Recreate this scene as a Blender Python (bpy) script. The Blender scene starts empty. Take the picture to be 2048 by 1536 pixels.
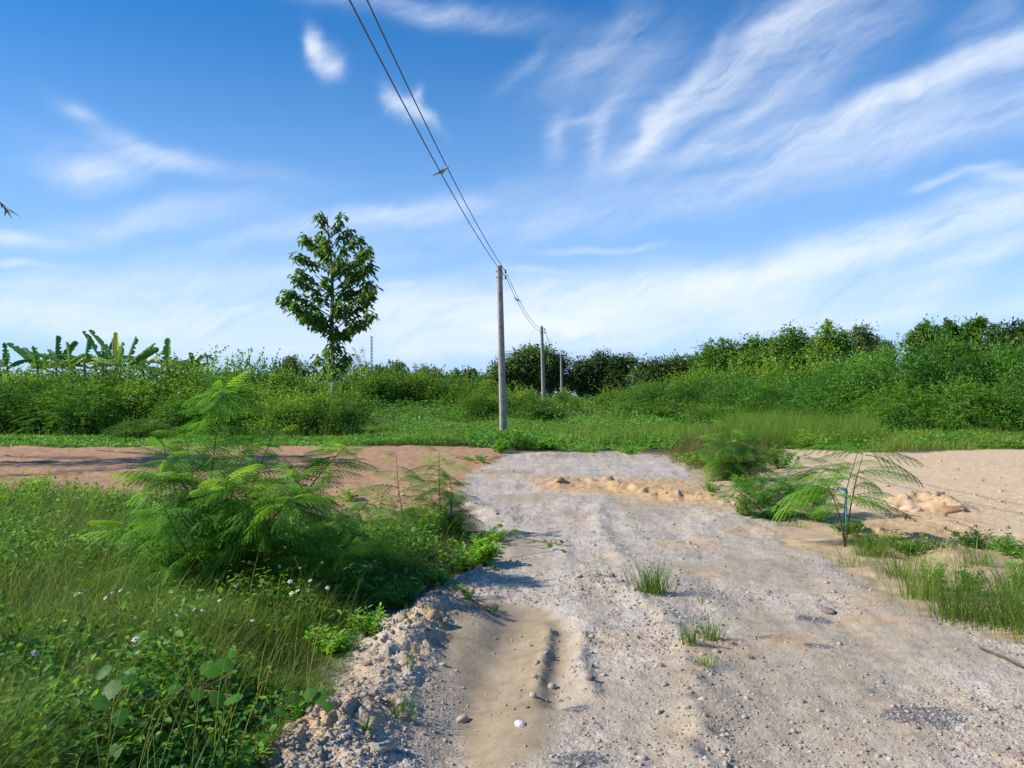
import bpy, math, random
import numpy as np
from mathutils import Vector, Matrix

# ---------------------------------------------------------------- camera, world, sun
scene = bpy.context.scene
F = 1657.0; CAMH = 1.6; HOR = 795.0          # focal length in photo pixels, eye height, horizon row
cam_d = bpy.data.cameras.new("camera"); cam = bpy.data.objects.new("camera", cam_d)
scene.collection.objects.link(cam); scene.camera = cam
cam.location = (0, 0, CAMH); cam.rotation_euler = (math.radians(90), 0, 0)
cam_d.sensor_width = 36.0; cam_d.lens = 36.0 * F / 2048; cam_d.shift_y = (HOR - 768) / 2048.0
cam_d.clip_start = 0.05; cam_d.clip_end = 6000
scene.view_settings.view_transform = 'Standard'
scene.view_settings.look = 'None'
scene.view_settings.gamma = 1.0
scene.view_settings.use_curve_mapping = False
scene.view_settings.exposure = 0.6

SUN_EL = math.radians(36.0)
SUN_AZ = math.atan2(-1.0, -0.14)              # direction to the sun, clockwise from +Y
sdir = Vector((math.sin(SUN_AZ) * math.cos(SUN_EL), math.cos(SUN_AZ) * math.cos(SUN_EL), math.sin(SUN_EL)))
sun_d = bpy.data.lights.new("sun", 'SUN'); sun = bpy.data.objects.new("sun", sun_d)
scene.collection.objects.link(sun)
sun_d.energy = 4.1; sun_d.angle = math.radians(0.5); sun_d.color = (1.0, 0.94, 0.85)
sun.rotation_euler = sdir.to_track_quat('Z', 'Y').to_euler()
sun.location = (-30, -5, 40)

world = bpy.data.worlds.new("World"); scene.world = world; world.use_nodes = True
wt = world.node_tree
for n in list(wt.nodes): wt.nodes.remove(n)

def nn(t, typ, **kw):
    n = t.nodes.new(typ)
    for k, v in kw.items(): setattr(n, k, v)
    return n

def math_n(t, op, a, b=None, c=None, clamp=False):
    n = t.nodes.new('ShaderNodeMath'); n.operation = op; n.use_clamp = clamp
    for i, v in enumerate((a, b, c)):
        if v is None: continue
        if isinstance(v, (int, float)): n.inputs[i].default_value = v
        else: t.links.new(v, n.inputs[i])
    return n.outputs[0]

def build_world():
    t = wt
    sky = nn(t, 'ShaderNodeTexSky'); sky.sky_type = 'NISHITA'; sky.sun_disc = False
    sky.sun_elevation = SUN_EL; sky.sun_rotation = SUN_AZ % (2 * math.pi)
    sky.altitude = 100; sky.air_density = 1.15; sky.dust_density = 0.0; sky.ozone_density = 4.0
    tc = nn(t, 'ShaderNodeTexCoord')
    sep = nn(t, 'ShaderNodeSeparateXYZ'); t.links.new(tc.outputs['Generated'], sep.inputs[0])
    az = math_n(t, 'ARCTAN2', sep.outputs[0], sep.outputs[1])
    el = math_n(t, 'ARCSINE', sep.outputs[2])
    comb = nn(t, 'ShaderNodeCombineXYZ')
    t.links.new(az, comb.inputs[0]); t.links.new(el, comb.inputs[1])
    # warp the coordinates so no cloud keeps a smooth outline
    n1 = nn(t, 'ShaderNodeTexNoise'); n1.inputs['Scale'].default_value = 7; n1.inputs['Detail'].default_value = 6
    t.links.new(comb.outputs[0], n1.inputs['Vector'])
    sub = nn(t, 'ShaderNodeVectorMath', operation='SUBTRACT'); t.links.new(n1.outputs['Color'], sub.inputs[0]); sub.inputs[1].default_value = (.5, .5, .5)
    ma = nn(t, 'ShaderNodeVectorMath', operation='MULTIPLY_ADD'); t.links.new(sub.outputs[0], ma.inputs[0]); ma.inputs[1].default_value = (.10, .055, 0)
    t.links.new(comb.outputs[0], ma.inputs[2])
    blobs = [  # px, py, half length, half width, angle, amount
        (640,98,14,34,20,1.1),(668,122,26,20,-15,1.1),(812,205,13,26,35,.9),(838,225,30,9,-50,.8),(840,192,8,16,-20,.5),
        (185,338,80,26,0,.75),(270,285,95,20,-22,.42),(350,322,170,22,-4,.33),(150,215,30,10,0,.3),
        (25,470,75,11,0,.7),(25,517,75,7,0,.5),(330,440,170,26,12,.42),(60,560,240,28,5,.35),(210,600,330,34,5,.4),
        (790,432,190,22,10,.55),(560,470,200,16,14,.25),(850,8,190,18,-5,.42),
        (1430,165,330,24,36,.5),(1570,60,240,42,30,.5),(1345,215,110,14,48,.75),(1300,248,34,12,55,.5),(1195,265,16,42,-20,.6),
        (1105,270,16,38,-15,.38),(1190,100,110,30,35,.33),(1060,130,60,14,40,.25),(1165,232,40,8,5,.25),
        (1840,180,290,20,20,.8),(1570,262,220,16,8,.65),(1960,135,160,26,20,.6),(1820,270,280,55,12,.42),(1500,215,210,14,30,.35),
        (1500,360,700,36,9,.28),(1760,470,460,26,12,.55),(1930,540,110,26,25,.6),(2000,440,190,22,15,.5),(1560,550,460,22,12,.55),
        (1210,600,330,28,8,.62),(900,620,210,30,6,.55),(1330,655,560,36,4,.5),(1870,372,36,7,5,.6),(1950,345,44,8,10,.5),(2015,356,44,14,0,.6),
        (1200,504,90,7,0,.45),(1100,548,80,6,-3,.3),(780,578,50,7,0,.5),(500,625,300,26,3,.5),(280,665,330,26,0,.5),(1070,645,120,9,0,.55),
        (1700,640,500,18,3,.45),(1000,590,260,30,6,.5),(1150,640,300,34,3,.45),(1000,652,30,11,0,.8),(1060,640,34,12,0,.9),(1120,648,40,10,0,.7),(1180,655,40,8,0,.6),(1450,600,380,30,8,.5),(1650,520,360,26,12,.4),(150,640,300,30,3,.45),(480,560,240,22,8,.35),(860,690,60,12,0,.4),(600,700,200,14,0,.35),(1650,120,200,60,32,.35),(1250,170,120,50,40,.3),(900,10,60,8,10,.2),(1980,25,60,25,30,.25)]
    acc = None
    def blob(px, py, a, b, ang, amp):
        nonlocal acc
        A = math.atan((px - 1024) / F); E = math.atan((HOR - py) / F * math.cos(A))
        m = nn(t, 'ShaderNodeMapping', vector_type='TEXTURE')
        k = math.cos(A) ** 1.5
        m.inputs['Location'].default_value = (A, E, 0)
        m.inputs['Rotation'].default_value = (0, 0, math.radians(ang))
        m.inputs['Scale'].default_value = (a * 1.12 / F * k, b * (1.05 if b > 16 else 1.05) / F * k, 1)
        t.links.new(ma.outputs[0], m.inputs['Vector'])
        d = nn(t, 'ShaderNodeVectorMath', operation='DOT_PRODUCT')
        t.links.new(m.outputs[0], d.inputs[0]); t.links.new(m.outputs[0], d.inputs[1])
        g = math_n(t, 'POWER', 0.42, d.outputs['Value'])
        acc = math_n(t, 'MULTIPLY', g, amp) if acc is None else math_n(t, 'MULTIPLY_ADD', g, amp, acc)
    for b in blobs: blob(*b)
    # cirrus streak noises
    def streak(ang, sx, sy, sc, det):
        m = nn(t, 'ShaderNodeMapping', vector_type='TEXTURE')
        m.inputs['Rotation'].default_value = (0, 0, math.radians(ang)); m.inputs['Scale'].default_value = (sx, sy, 1)
        t.links.new(ma.outputs[0], m.inputs['Vector'])
        n = nn(t, 'ShaderNodeTexNoise'); n.inputs['Scale'].default_value = sc; n.inputs['Detail'].default_value = det
        n.inputs['Roughness'].default_value = .6; n.inputs['Distortion'].default_value = .4
        t.links.new(m.outputs[0], n.inputs['Vector'])
        return n.outputs['Fac']
    s1 = streak(22, 1.0, .22, 9, 7); s2 = streak(8, 1.0, .16, 5, 6); s3 = streak(34, 1, .22, 34, 6)
    sm = math_n(t, 'ADD', math_n(t, 'MULTIPLY', s1, .40), math_n(t, 'ADD', math_n(t, 'MULTIPLY', s2, .4), math_n(t, 'MULTIPLY', s3, .17)))
    mr = nn(t, 'ShaderNodeMapRange'); t.links.new(sm, mr.inputs[0])
    mr.inputs[1].default_value = .33; mr.inputs[2].default_value = .66; mr.inputs[3].default_value = .20; mr.inputs[4].default_value = 1.6
    mask = math_n(t, 'MULTIPLY', acc, mr.outputs[0])
    mask = math_n(t, 'SUBTRACT', 1.0, math_n(t, 'POWER', 2.6, math_n(t, 'MULTIPLY', mask, -1.05)), clamp=True)
    hs = nn(t, 'ShaderNodeHueSaturation'); hs.inputs['Saturation'].default_value = 1.42; hs.inputs['Value'].default_value = .096; hs.inputs['Hue'].default_value = .507
    t.links.new(sky.outputs[0], hs.inputs['Color'])
    # thin humid veil that thickens towards the horizon
    veil = nn(t, 'ShaderNodeMapRange', interpolation_type='SMOOTHSTEP'); t.links.new(el, veil.inputs[0])
    veil.inputs[1].default_value = -.08; veil.inputs[2].default_value = .46; veil.inputs[3].default_value = .92; veil.inputs[4].default_value = .06
    mv = nn(t, 'ShaderNodeMix', data_type='RGBA'); t.links.new(veil.outputs[0], mv.inputs[0]); t.links.new(hs.outputs[0], mv.inputs[6]); mv.inputs[7].default_value = (.285, .46, .80, 1)
    mix = nn(t, 'ShaderNodeMix', data_type='RGBA'); t.links.new(mask, mix.inputs[0])
    t.links.new(mv.outputs[2], mix.inputs[6]); mix.inputs[7].default_value = (.61, .66, .74, 1)
    bg = nn(t, 'ShaderNodeBackground'); t.links.new(mix.outputs[2], bg.inputs[0]); bg.inputs[1].default_value = 1.0
    out = nn(t, 'ShaderNodeOutputWorld'); t.links.new(bg.outputs[0], out.inputs[0])
build_world()

# ---------------------------------------------------------------- helpers
C = scene.collection
RG = np.random.default_rng(11)

def pw(px, py):                                # photo pixel of a point on the flat ground -> world x, y
    d = F * CAMH / (py - HOR); return ((px - 1024) / F * d, d)
def at(px, py, d):                             # photo pixel and distance -> world point
    return np.array([(px - 1024) / F * d, d, CAMH + (HOR - py) / F * d])

def _h(ix, iy, s):
    n = (ix.astype(np.int64) * 374761393 + iy.astype(np.int64) * 668265263 + s * 1442695041) & 0x7fffffff
    n = ((n ^ (n >> 13)) * 1274126177) & 0x7fffffff
    n = n ^ (n >> 16)
    return (n & 0xffff) / 65535.0
def vnoise(x, y, s=0):
    x = np.asarray(x, float); y = np.asarray(y, float)
    ix = np.floor(x); iy = np.floor(y); fx = x - ix; fy = y - iy
    fx = fx * fx * (3 - 2 * fx); fy = fy * fy * (3 - 2 * fy)
    a = _h(ix, iy, s); b = _h(ix + 1, iy, s); c = _h(ix, iy + 1, s); d = _h(ix + 1, iy + 1, s)
    return (a * (1 - fx) + b * fx) * (1 - fy) + (c * (1 - fx) + d * fx) * fy
def fbm(x, y, o=4, s=0):
    r = 0; a = .5; t = 0
    for i in range(o):
        r = r + a * vnoise(x * 2 ** i, y * 2 ** i, s + i * 7); t += a; a *= .5
    return r / t
def sstep(a, b, x):
    t = np.clip((x - a) / (b - a), 0, 1); return t * t * (3 - 2 * t)
def seg_dist(x, y, pts):
    best = np.full(np.shape(x), 1e9)
    for (ax, ay), (bx, by) in zip(pts[:-1], pts[1:]):
        dx, dy = bx - ax, by - ay
        t = np.clip(((x - ax) * dx + (y - ay) * dy) / (dx * dx + dy * dy + 1e-9), 0, 1)
        best = np.minimum(best, np.hypot(x - ax - t * dx, y - ay - t * dy))
    return best
def sdf(x, y, poly):                           # positive inside
    p = list(poly) + [poly[0]]
    d = seg_dist(x, y, p)
    ins = np.zeros(np.shape(x), bool)
    for (ax, ay), (bx, by) in zip(p[:-1], p[1:]):
        c = ((ay > y) != (by > y))
        with np.errstate(divide='ignore', invalid='ignore'):
            xx = (bx - ax) * (y - ay) / ((by - ay) if by != ay else 1e-9) + ax
        ins ^= c & (x < xx)
    return np.where(ins, d, -d)

P = lambda L: [pw(a, b) for a, b in L]
# ---- zones of the ground, as outlines in metres
TRACK = P([(545,1536),(640,1430),(700,1330),(730,1280),(790,1215),(880,1165),(960,1140),(1000,1105),(960,1060),(915,1010),(905,965),(930,940),(985,918),(1040,908),(1200,903),(1310,906),(1370,935),(1400,955),(1480,1010),(1560,1045),(1610,1105),(1760,1185),(1850,1235),(2048,1285)]) \
    + [(4.4,4.2),(4.6,2),(4.6,-40),(-2.4,-40),(-1.6,0),(-1.25,2.5)]
ROAD = [(-60,26.8),(-20,26.8)] + P([(-200,893),(400,894),(900,893),(990,897),(1000,915),(960,940),(910,975),(905,1020),(760,1035),(560,1035),(230,1000),(0,985)]) + [(-12,14.2),(-60,14.8)]
LOT = P([(1560,900),(1720,902),(1850,905),(2000,898)]) + [(60,25.8),(60,7.0)] + P([(2300,1130),(2048,1090),(1900,1060),(1780,1060),(1700,1030),(1640,1010),(1580,975)])
OCHRE = P([(1085,958),(1210,960),(1330,958),(1430,975),(1500,1012),(1440,1022),(1300,1008),(1200,985),(1120,978)])
OCHRE2 = P([(1700,1040),(1830,1000),(1920,1020),(1960,1070),(1880,1130),(1750,1120),(1690,1080)])
SAND = P([(930,1540),(900,1420),(880,1330),(860,1240),(960,1200),(1090,1215),(1150,1260),(1160,1330),(1130,1420),(1120,1470),(1050,1540)])
BERM = P([(600,1536),(680,1470),(760,1370),(800,1300),(850,1235),(900,1195),(960,1165)])
BERM2 = P([(560,1700),(640,1536)])
RUT = P([(1050,1225),(1000,1300),(960,1380),(930,1470),(900,1600)])
RIDGE = P([(1072,1405),(1078,1350),(1095,1290),(1100,1255)])
RIDGE2 = P([(1185,1390),(1160,1330),(1165,1270)])
RUT2 = P([(1125,1240),(1120,1300),(1110,1400)])
RUB = P([(1190,1160),(1270,1190),(1340,1250),(1390,1310),(1420,1400),(1400,1536)])
RID3 = P([(1195,1010),(1205,1060),(1235,1110)])
OM = P([(1110,972),(1160,966),(1210,968),(1290,985),(1360,1000),(1440,1003),(1490,1012)])
OM2 = P([(1050,915),(1130,908),(1220,910),(1300,912)])
LM = P([(1800,1010),(1870,1005),(1900,1025)])
LM2 = P([(1760,1075),(1830,1085),(1900,1110)])
CURB = P([(905,985),(935,1010),(970,1025),(1000,1040)])

def masks(x, y):
    sc = np.clip(y, 2, 40) * .012
    n = (fbm(x * 1.3, y * 1.3, 4, 3) - .5) * 2; n2 = (fbm(x * 7, y * 7, 3, 5) - .5) * 2
    j = n * (.22 + sc * .6) + n2 * .1
    t = sdf(x, y, TRACK) + j * .8; r = sdf(x, y, ROAD) + j; l = sdf(x, y, LOT) + j
    t = t + sstep(20, 24, y) * ((fbm(x * .9, y * .9, 3, 88) - .5) * 3.2 - .3); mt = sstep(-.10, .12, t); mr = sstep(-.15, .15, r); ml = sstep(-.2, .3, l)
    mo = np.maximum(sstep(-.6, .3, sdf(x, y, OCHRE) + j * 1.8), .7 * sstep(-.25, .35, sdf(x, y, OCHRE2) + j * 1.4))
    mo = np.maximum(mo, .8 * np.exp(-(seg_dist(x, y, BERM) / .2) ** 2) * sstep(.3, .7, fbm(x * 4, y * 4, 3, 61)))
    mo = np.maximum(mo, sstep(.62, .78, fbm(x * 1.1 + 5, y * 1.1, 3, 41)) * .45 * mt)
    ms = sstep(-.08, .12, sdf(x, y, SAND) + j * .35)
    ms = np.maximum(ms, .55 * sstep(.55, .7, fbm(x * .8 + 9, y * .45, 3, 77)) * mt)
    return mt, mr, ml, mo, ms

def H(x, y, m=None):
    x = np.asarray(x, float); y = np.asarray(y, float)
    if m is None: m = masks(x, y)
    mt, mr, ml, mo, ms = m
    g = lambda L, w: np.exp(-(seg_dist(x, y, L) / w) ** 2)
    z = .7 * sstep(38, 62, y)
    z = z + (fbm(x * .35, y * .35, 3, 21) - .5) * .10
    rough = np.clip(np.maximum(np.maximum(mt, mr * .7), ml * .55), 0, 1)
    b = np.maximum(g(BERM, .20), g(BERM2, .26))
    lump = 1 - np.abs(2 * fbm(x * 8, y * 8, 4, 31) - 1)
    z = z + b * (.055 + .07 * (lump - .5) * 2) * (.45 + 1.0 * vnoise(x * 2.3 + 4, y * 2.3, 93))
    z = z - .075 * g(RUT, .22) - .035 * g(RUT2, .09)
    z = z + .032 * g(RIDGE, .045) * (.1 + 1.5 * fbm(x * 7, y * 7, 4, 5)) * sstep(0, 1, (y - 4.2) * 1.6) + .03 * g(RIDGE2, .06) + .035 * g(RUB, .16) * (.4 + 1.2 * vnoise(x * 9, y * 9, 8)) + .03 * g(RID3, .12) * (2 * fbm(x * 3, y * 3, 3, 6))
    lm = 1 - np.abs(2 * fbm(x * 3, y * 3, 4, 91) - 1)
    z = z + (.085 * g(OM, .30) + .06 * g(OM2, .5) + .16 * g(LM, .3) + .1 * g(LM2, .3) + .07 * g(CURB, .2)) * (.15 + 1.5 * (lm - .35))
    cm = np.clip(mo, 0, 1)
    z = z + cm * (lm - .5) * .06
    z = z + rough * (1 - .85 * ms) * ((fbm(x * 2.2, y * 2.2, 3, 51) - .5) * .05 + (fbm(x * 13, y * 13, 3, 61) - .5) * .022 + (fbm(x * 45, y * 45, 2, 71) - .5) * .010)
    z = z + mr * (fbm(x * 1.2, y * 3.5, 3, 55) - .5) * .14
    xr = x - .06 * y; z = z + mt * ((fbm(xr * 3.5, y * .5, 3, 56) - .5) * .028 + (fbm(x * .9, y * .9, 3, 57) - .5) * .05)
    z = z + (1 - rough) * (fbm(x * 3, y * 3, 3, 81) - .5) * .06
    return z
def Hs(x, y): return float(H(np.array([x]), np.array([y]))[0])

# ---- mesh building
class Geo:
    def __init__(s): s.V = []; s.Q = []; s.T = []; s.n = 0
    def add(s, V, Q, tint=0.5):
        V = np.asarray(V, float).reshape(-1, 3); Q = np.asarray(Q, np.int64).reshape(-1, 4)
        s.V.append(V); s.Q.append(Q + s.n); s.n += len(V)
        s.T.append(np.broadcast_to(np.asarray(tint, float), (len(V),)).copy())
    def merge(s, g, off=(0, 0, 0)):
        for V, Q, T in zip(g.V, g.Q, g.T): pass
        V = np.concatenate(g.V) + np.array(off); Q = np.concatenate(g.Q); s.add(V, Q, np.concatenate(g.T))
    def arrays(s): return np.concatenate(s.V), np.concatenate(s.Q), np.concatenate(s.T)
    def build(s, name, mat, parent=None, smooth=False):
        V, Q, T = s.arrays(); return mk(name, V, Q, mat, parent, smooth, {'tint': T})
def mk(name, V, Q, mat, parent=None, smooth=False, attrs=None):
    me = bpy.data.meshes.new(name)
    me.vertices.add(len(V)); me.vertices.foreach_set('co', np.asarray(V, np.float32).ravel())
    k = len(Q); me.loops.add(4 * k); me.loops.foreach_set('vertex_index', np.asarray(Q, np.int32).ravel())
    me.polygons.add(k); me.polygons.foreach_set('loop_start', np.arange(0, 4 * k, 4, dtype=np.int32))
    try: me.polygons.foreach_set('loop_total', np.full(k, 4, np.int32))
    except Exception: pass
    if smooth: me.polygons.foreach_set('use_smooth', np.ones(k, bool))
    for an, arr in (attrs or {}).items():
        if arr.ndim == 1:
            a = me.attributes.new(an, 'FLOAT', 'POINT'); a.data.foreach_set('value', arr.astype(np.float32))
        else:
            a = me.attributes.new(an, 'FLOAT_COLOR', 'POINT'); a.data.foreach_set('color', arr.astype(np.float32).ravel())
    me.update(calc_edges=True)
    if mat: me.materials.append(mat)
    o = bpy.data.objects.new(name, me); C.objects.link(o)
    if parent: o.parent = parent
    return o
def thing(name, label, cat, loc=(0, 0, 0), rz=0, group=None):
    o = bpy.data.objects.new(name, None); C.objects.link(o); o.empty_display_size = .2
    o.location = loc; o.rotation_euler = (0, 0, rz); tag(o, label, cat, group); return o
def tag(o, label=None, cat=None, group=None, kind=None):
    if label: o['label'] = label
    if cat: o['category'] = cat
    if group: o['group'] = group
    if kind: o['kind'] = kind
    return o
def dup(root, loc, rz=0, scale=None, label=None, group=None):
    r = root.copy(); C.objects.link(r); r.location = loc; r.rotation_euler = (0, 0, rz)
    if scale is not None: r.scale = scale
    if label: r['label'] = label
    if group: r['group'] = group
    for ch in root.children:
        c = ch.copy(); C.objects.link(c); c.parent = r
        for g in ch.children:
            d = g.copy(); C.objects.link(d); d.parent = c
    return r
ORD = ['first', 'second', 'third', 'fourth', 'fifth', 'sixth', 'seventh', 'eighth', 'ninth', 'tenth', 'eleventh', 'twelfth', 'thirteenth', 'fourteenth', 'fifteenth', 'sixteenth', 'seventeenth', 'eighteenth']

def norm(a): return a / (np.linalg.norm(a, axis=-1, keepdims=True) + 1e-9)
def rdir(n, rng=None):
    rng = rng or RG
    return norm(rng.normal(size=(n, 3)))
def leaf6(g, Pn, D, N, L, W, fold=.25, droop=.15, tint=None, pos=(.3, .72), wid=(.9, .75)):
    n = len(Pn); D = norm(D); S = norm(np.cross(D, N)); U = np.cross(S, D)
    L = np.broadcast_to(L, (n,))[:, None]; W = np.broadcast_to(W, (n,))[:, None] * .5
    dz = np.array([0, 0, 1.0])
    b = Pn; tip = Pn + D * L - dz * L * droop
    a1 = Pn + D * L * pos[0] - dz * L * droop * .1; a2 = Pn + D * L * pos[1] - dz * L * droop * .5
    r1 = a1 + S * W * wid[0] + U * W * fold; r2 = a2 + S * W * wid[1] + U * W * fold
    l1 = a1 - S * W * wid[0] + U * W * fold; l2 = a2 - S * W * wid[1] + U * W * fold
    V = np.stack([b, r1, r2, tip, l2, l1], 1).reshape(-1, 3)
    o = np.arange(n)[:, None] * 6
    Q = np.concatenate([o + np.array([0, 1, 2, 3]), o + np.array([0, 3, 4, 5])], 0)
    t = RG.random(n) if tint is None else np.broadcast_to(tint, (n,))
    g.add(V, Q, np.repeat(t, 6))
def leaf4(g, Pn, D, N, L, W, fold=.2, tint=None, mid=.45):
    n = len(Pn); D = norm(D); S = norm(np.cross(D, N)); U = np.cross(S, D)
    L = np.broadcast_to(L, (n,))[:, None]; W = np.broadcast_to(W, (n,))[:, None] * .5
    V = np.stack([Pn, Pn + D * L * mid + S * W + U * W * fold, Pn + D * L, Pn + D * L * mid - S * W + U * W * fold], 1).reshape(-1, 3)
    Q = np.arange(n)[:, None] * 4 + np.arange(4)
    t = RG.random(n) if tint is None else np.broadcast_to(tint, (n,))
    g.add(V, Q, np.repeat(t, 4))
def tube(g, pts, rad, k=7, tint=.5):
    pts = np.asarray(pts, float); n = len(pts); rad = np.broadcast_to(rad, (n,))
    T = norm(np.gradient(pts, axis=0)); ref = np.array([.3, .95, .1]) if abs(T[0, 1]) < .8 else np.array([1., .1, .2])
    A = norm(np.cross(T, ref)); B = np.cross(T, A)
    th = np.arange(k) * 2 * math.pi / k
    V = pts[:, None] + rad[:, None, None] * (A[:, None] * np.cos(th)[None, :, None] + B[:, None] * np.sin(th)[None, :, None])
    i = np.arange(n - 1)[:, None]; j = np.arange(k)[None]
    Q = np.stack([i * k + j, i * k + (j + 1) % k, (i + 1) * k + (j + 1) % k, (i + 1) * k + j], -1).reshape(-1, 4)
    g.add(V.reshape(-1, 3), Q, tint)
def blades(g, B, az, L, W, th0, th1, seg=3, tint=None, curvexp=1.3):
    n = len(B); dx = np.stack([np.cos(az), np.sin(az), 0 * az], 1); S = np.stack([-np.sin(az), np.cos(az), 0 * az], 1)
    S = norm(S + .7 * np.stack([np.cos(az), np.sin(az), 0 * az], 1) * RG.normal(size=(n, 1)))
    p = B.copy(); rows = []
    for i in range(seg + 1):
        t = i / seg; w = W * (1 - t ** 1.6) + .0004
        rows.append((p - S * w[:, None] / 2, p + S * w[:, None] / 2))
        th = th0 + (th1 - th0) * ((i + .5) / seg) ** curvexp
        p = p + (np.sin(th)[:, None] * dx + np.cos(th)[:, None] * np.array([0, 0, 1.0])) * (L / seg)[:, None]
    V = np.stack([q for r in rows for q in r], 1).reshape(-1, 3)
    o = np.arange(n)[:, None] * (2 * seg + 2)
    Q = np.concatenate([o + np.array([2 * i, 2 * i + 1, 2 * i + 3, 2 * i + 2]) for i in range(seg)], 0)
    t = RG.random(n) if tint is None else tint
    g.add(V, Q, np.repeat(t, 2 * seg + 2))
    return p
def grid_ball(k=2):
    V = []; Q = []
    ids = {}
    def vid(p):
        q = tuple(np.round(p, 5))
        if q not in ids: ids[q] = len(V); V.append(p)
        return ids[q]
    for ax in range(3):
        for sg in (-1, 1):
            for i in range(k):
                for j in range(k):
                    c = []
                    for a, b in ((0, 0), (1, 0), (1, 1), (0, 1)):
                        p = np.zeros(3); p[ax] = sg; p[(ax + 1) % 3] = -1 + 2 * (i + a) / k; p[(ax + 2) % 3] = -1 + 2 * (j + b) / k
                        c.append(vid(p))
                    Q.append(c if sg > 0 else c[::-1])
    V = norm(np.array(V)) ; return V, np.array(Q)
BV, BQ = grid_ball(2)
def place(g, PV, PQ, R, s, T, tint, jitter=0):
    n = len(T); V = np.einsum('nij,vj->nvi', R, PV) * np.asarray(s).reshape(n, 1, -1) + T[:, None]
    if jitter: V = V + RG.normal(size=V.shape) * jitter * np.asarray(s).reshape(n, 1, -1).mean(-1, keepdims=True)
    Q = (np.arange(n)[:, None, None] * len(PV) + PQ[None]).reshape(-1, 4)
    g.add(V.reshape(-1, 3), Q, np.repeat(np.broadcast_to(tint, (n,)), len(PV)))
def rand_rot(n):
    q = norm(RG.normal(size=(n, 4))); w, x, y, z = q.T
    return np.stack([np.stack([1 - 2 * (y * y + z * z), 2 * (x * y - z * w), 2 * (x * z + y * w)], 1),
                     np.stack([2 * (x * y + z * w), 1 - 2 * (x * x + z * z), 2 * (y * z - x * w)], 1),
                     np.stack([2 * (x * z - y * w), 2 * (y * z + x * w), 1 - 2 * (x * x + y * y)], 1)], 1)
def stones(g, X, s, tint, flat=.65, jitter=.17):
    n = len(X); A = RG.uniform(.7, 1.3, (n, 3)) * np.array([1, 1, flat])
    place(g, BV, BQ, rand_rot(n), (s[:, None] * A), X, tint, jitter)

# ---- materials
def newmat(name):
    m = bpy.data.materials.new(name); m.use_nodes = True; t = m.node_tree
    for n in list(t.nodes): t.nodes.remove(n)
    return m, t
def ramp(t, fac, cols):
    r = nn(t, 'ShaderNodeValToRGB'); e = r.color_ramp.elements
    while len(e) < len(cols): e.new(.5)
    for i, (p, c) in enumerate(cols): e[i].position = p; e[i].color = (*c, 1)
    t.links.new(fac, r.inputs[0]); return r.outputs[0]
def leafmat(name, cols, trans=.35, rough=.55, spec=.22, tcol=1.6, gain=2.35):
    cols = [(p, (min(c[0] * gain * 1.12, .5), min(c[1] * gain, .5), c[2] * gain * .85)) for p, c in cols]
    m, t = newmat(name)
    a = nn(t, 'ShaderNodeAttribute'); a.attribute_name = 'tint'
    col = ramp(t, a.outputs['Fac'], cols)
    oi = nn(t, 'ShaderNodeObjectInfo')
    hv = nn(t, 'ShaderNodeHueSaturation'); t.links.new(col, hv.inputs['Color'])
    t.links.new(math_n(t, 'MULTIPLY_ADD', oi.outputs['Random'], .55, .72), hv.inputs['Value'])
    t.links.new(math_n(t, 'MULTIPLY_ADD', oi.outputs['Random'], -.024, .506), hv.inputs['Hue'])
    p = nn(t, 'ShaderNodeBsdfPrincipled'); t.links.new(hv.outputs[0], p.inputs['Base Color'])
    p.inputs['Roughness'].default_value = rough; p.inputs['Specular IOR Level'].default_value = spec
    tr = nn(t, 'ShaderNodeBsdfTranslucent')
    mu = nn(t, 'ShaderNodeMix', data_type='RGBA', blend_type='MULTIPLY'); mu.inputs[0].default_value = 1
    t.links.new(hv.outputs[0], mu.inputs[6]); mu.inputs[7].default_value = (1.5 * tcol / 1.6, 1.5 * tcol / 1.6, .5, 1)
    t.links.new(mu.outputs[2], tr.inputs[0])
    mx = nn(t, 'ShaderNodeMixShader'); mx.inputs[0].default_value = trans
    t.links.new(p.outputs[0], mx.inputs[1]); t.links.new(tr.outputs[0], mx.inputs[2])
    o = nn(t, 'ShaderNodeOutputMaterial'); t.links.new(mx.outputs[0], o.inputs[0]); return m
def plain(name, cols, rough=.8, nscale=20, bump=0, spec=.3, metal=0, detail=5):
    m, t = newmat(name); tc = nn(t, 'ShaderNodeTexCoord')
    n = nn(t, 'ShaderNodeTexNoise'); n.inputs['Scale'].default_value = nscale; n.inputs['Detail'].default_value = detail
    t.links.new(tc.outputs['Object'], n.inputs['Vector'])
    col = ramp(t, n.outputs['Fac'], cols)
    p = nn(t, 'ShaderNodeBsdfPrincipled'); t.links.new(col, p.inputs['Base Color']); p.inputs['Roughness'].default_value = rough
    p.inputs['Specular IOR Level'].default_value = spec; p.inputs['Metallic'].default_value = metal
    if bump:
        b = nn(t, 'ShaderNodeBump'); b.inputs['Strength'].default_value = bump; b.inputs['Distance'].default_value = .01
        t.links.new(n.outputs['Fac'], b.inputs['Height']); t.links.new(b.outputs[0], p.inputs['Normal'])
    o = nn(t, 'ShaderNodeOutputMaterial'); t.links.new(p.outputs[0], o.inputs[0]); return m

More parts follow.
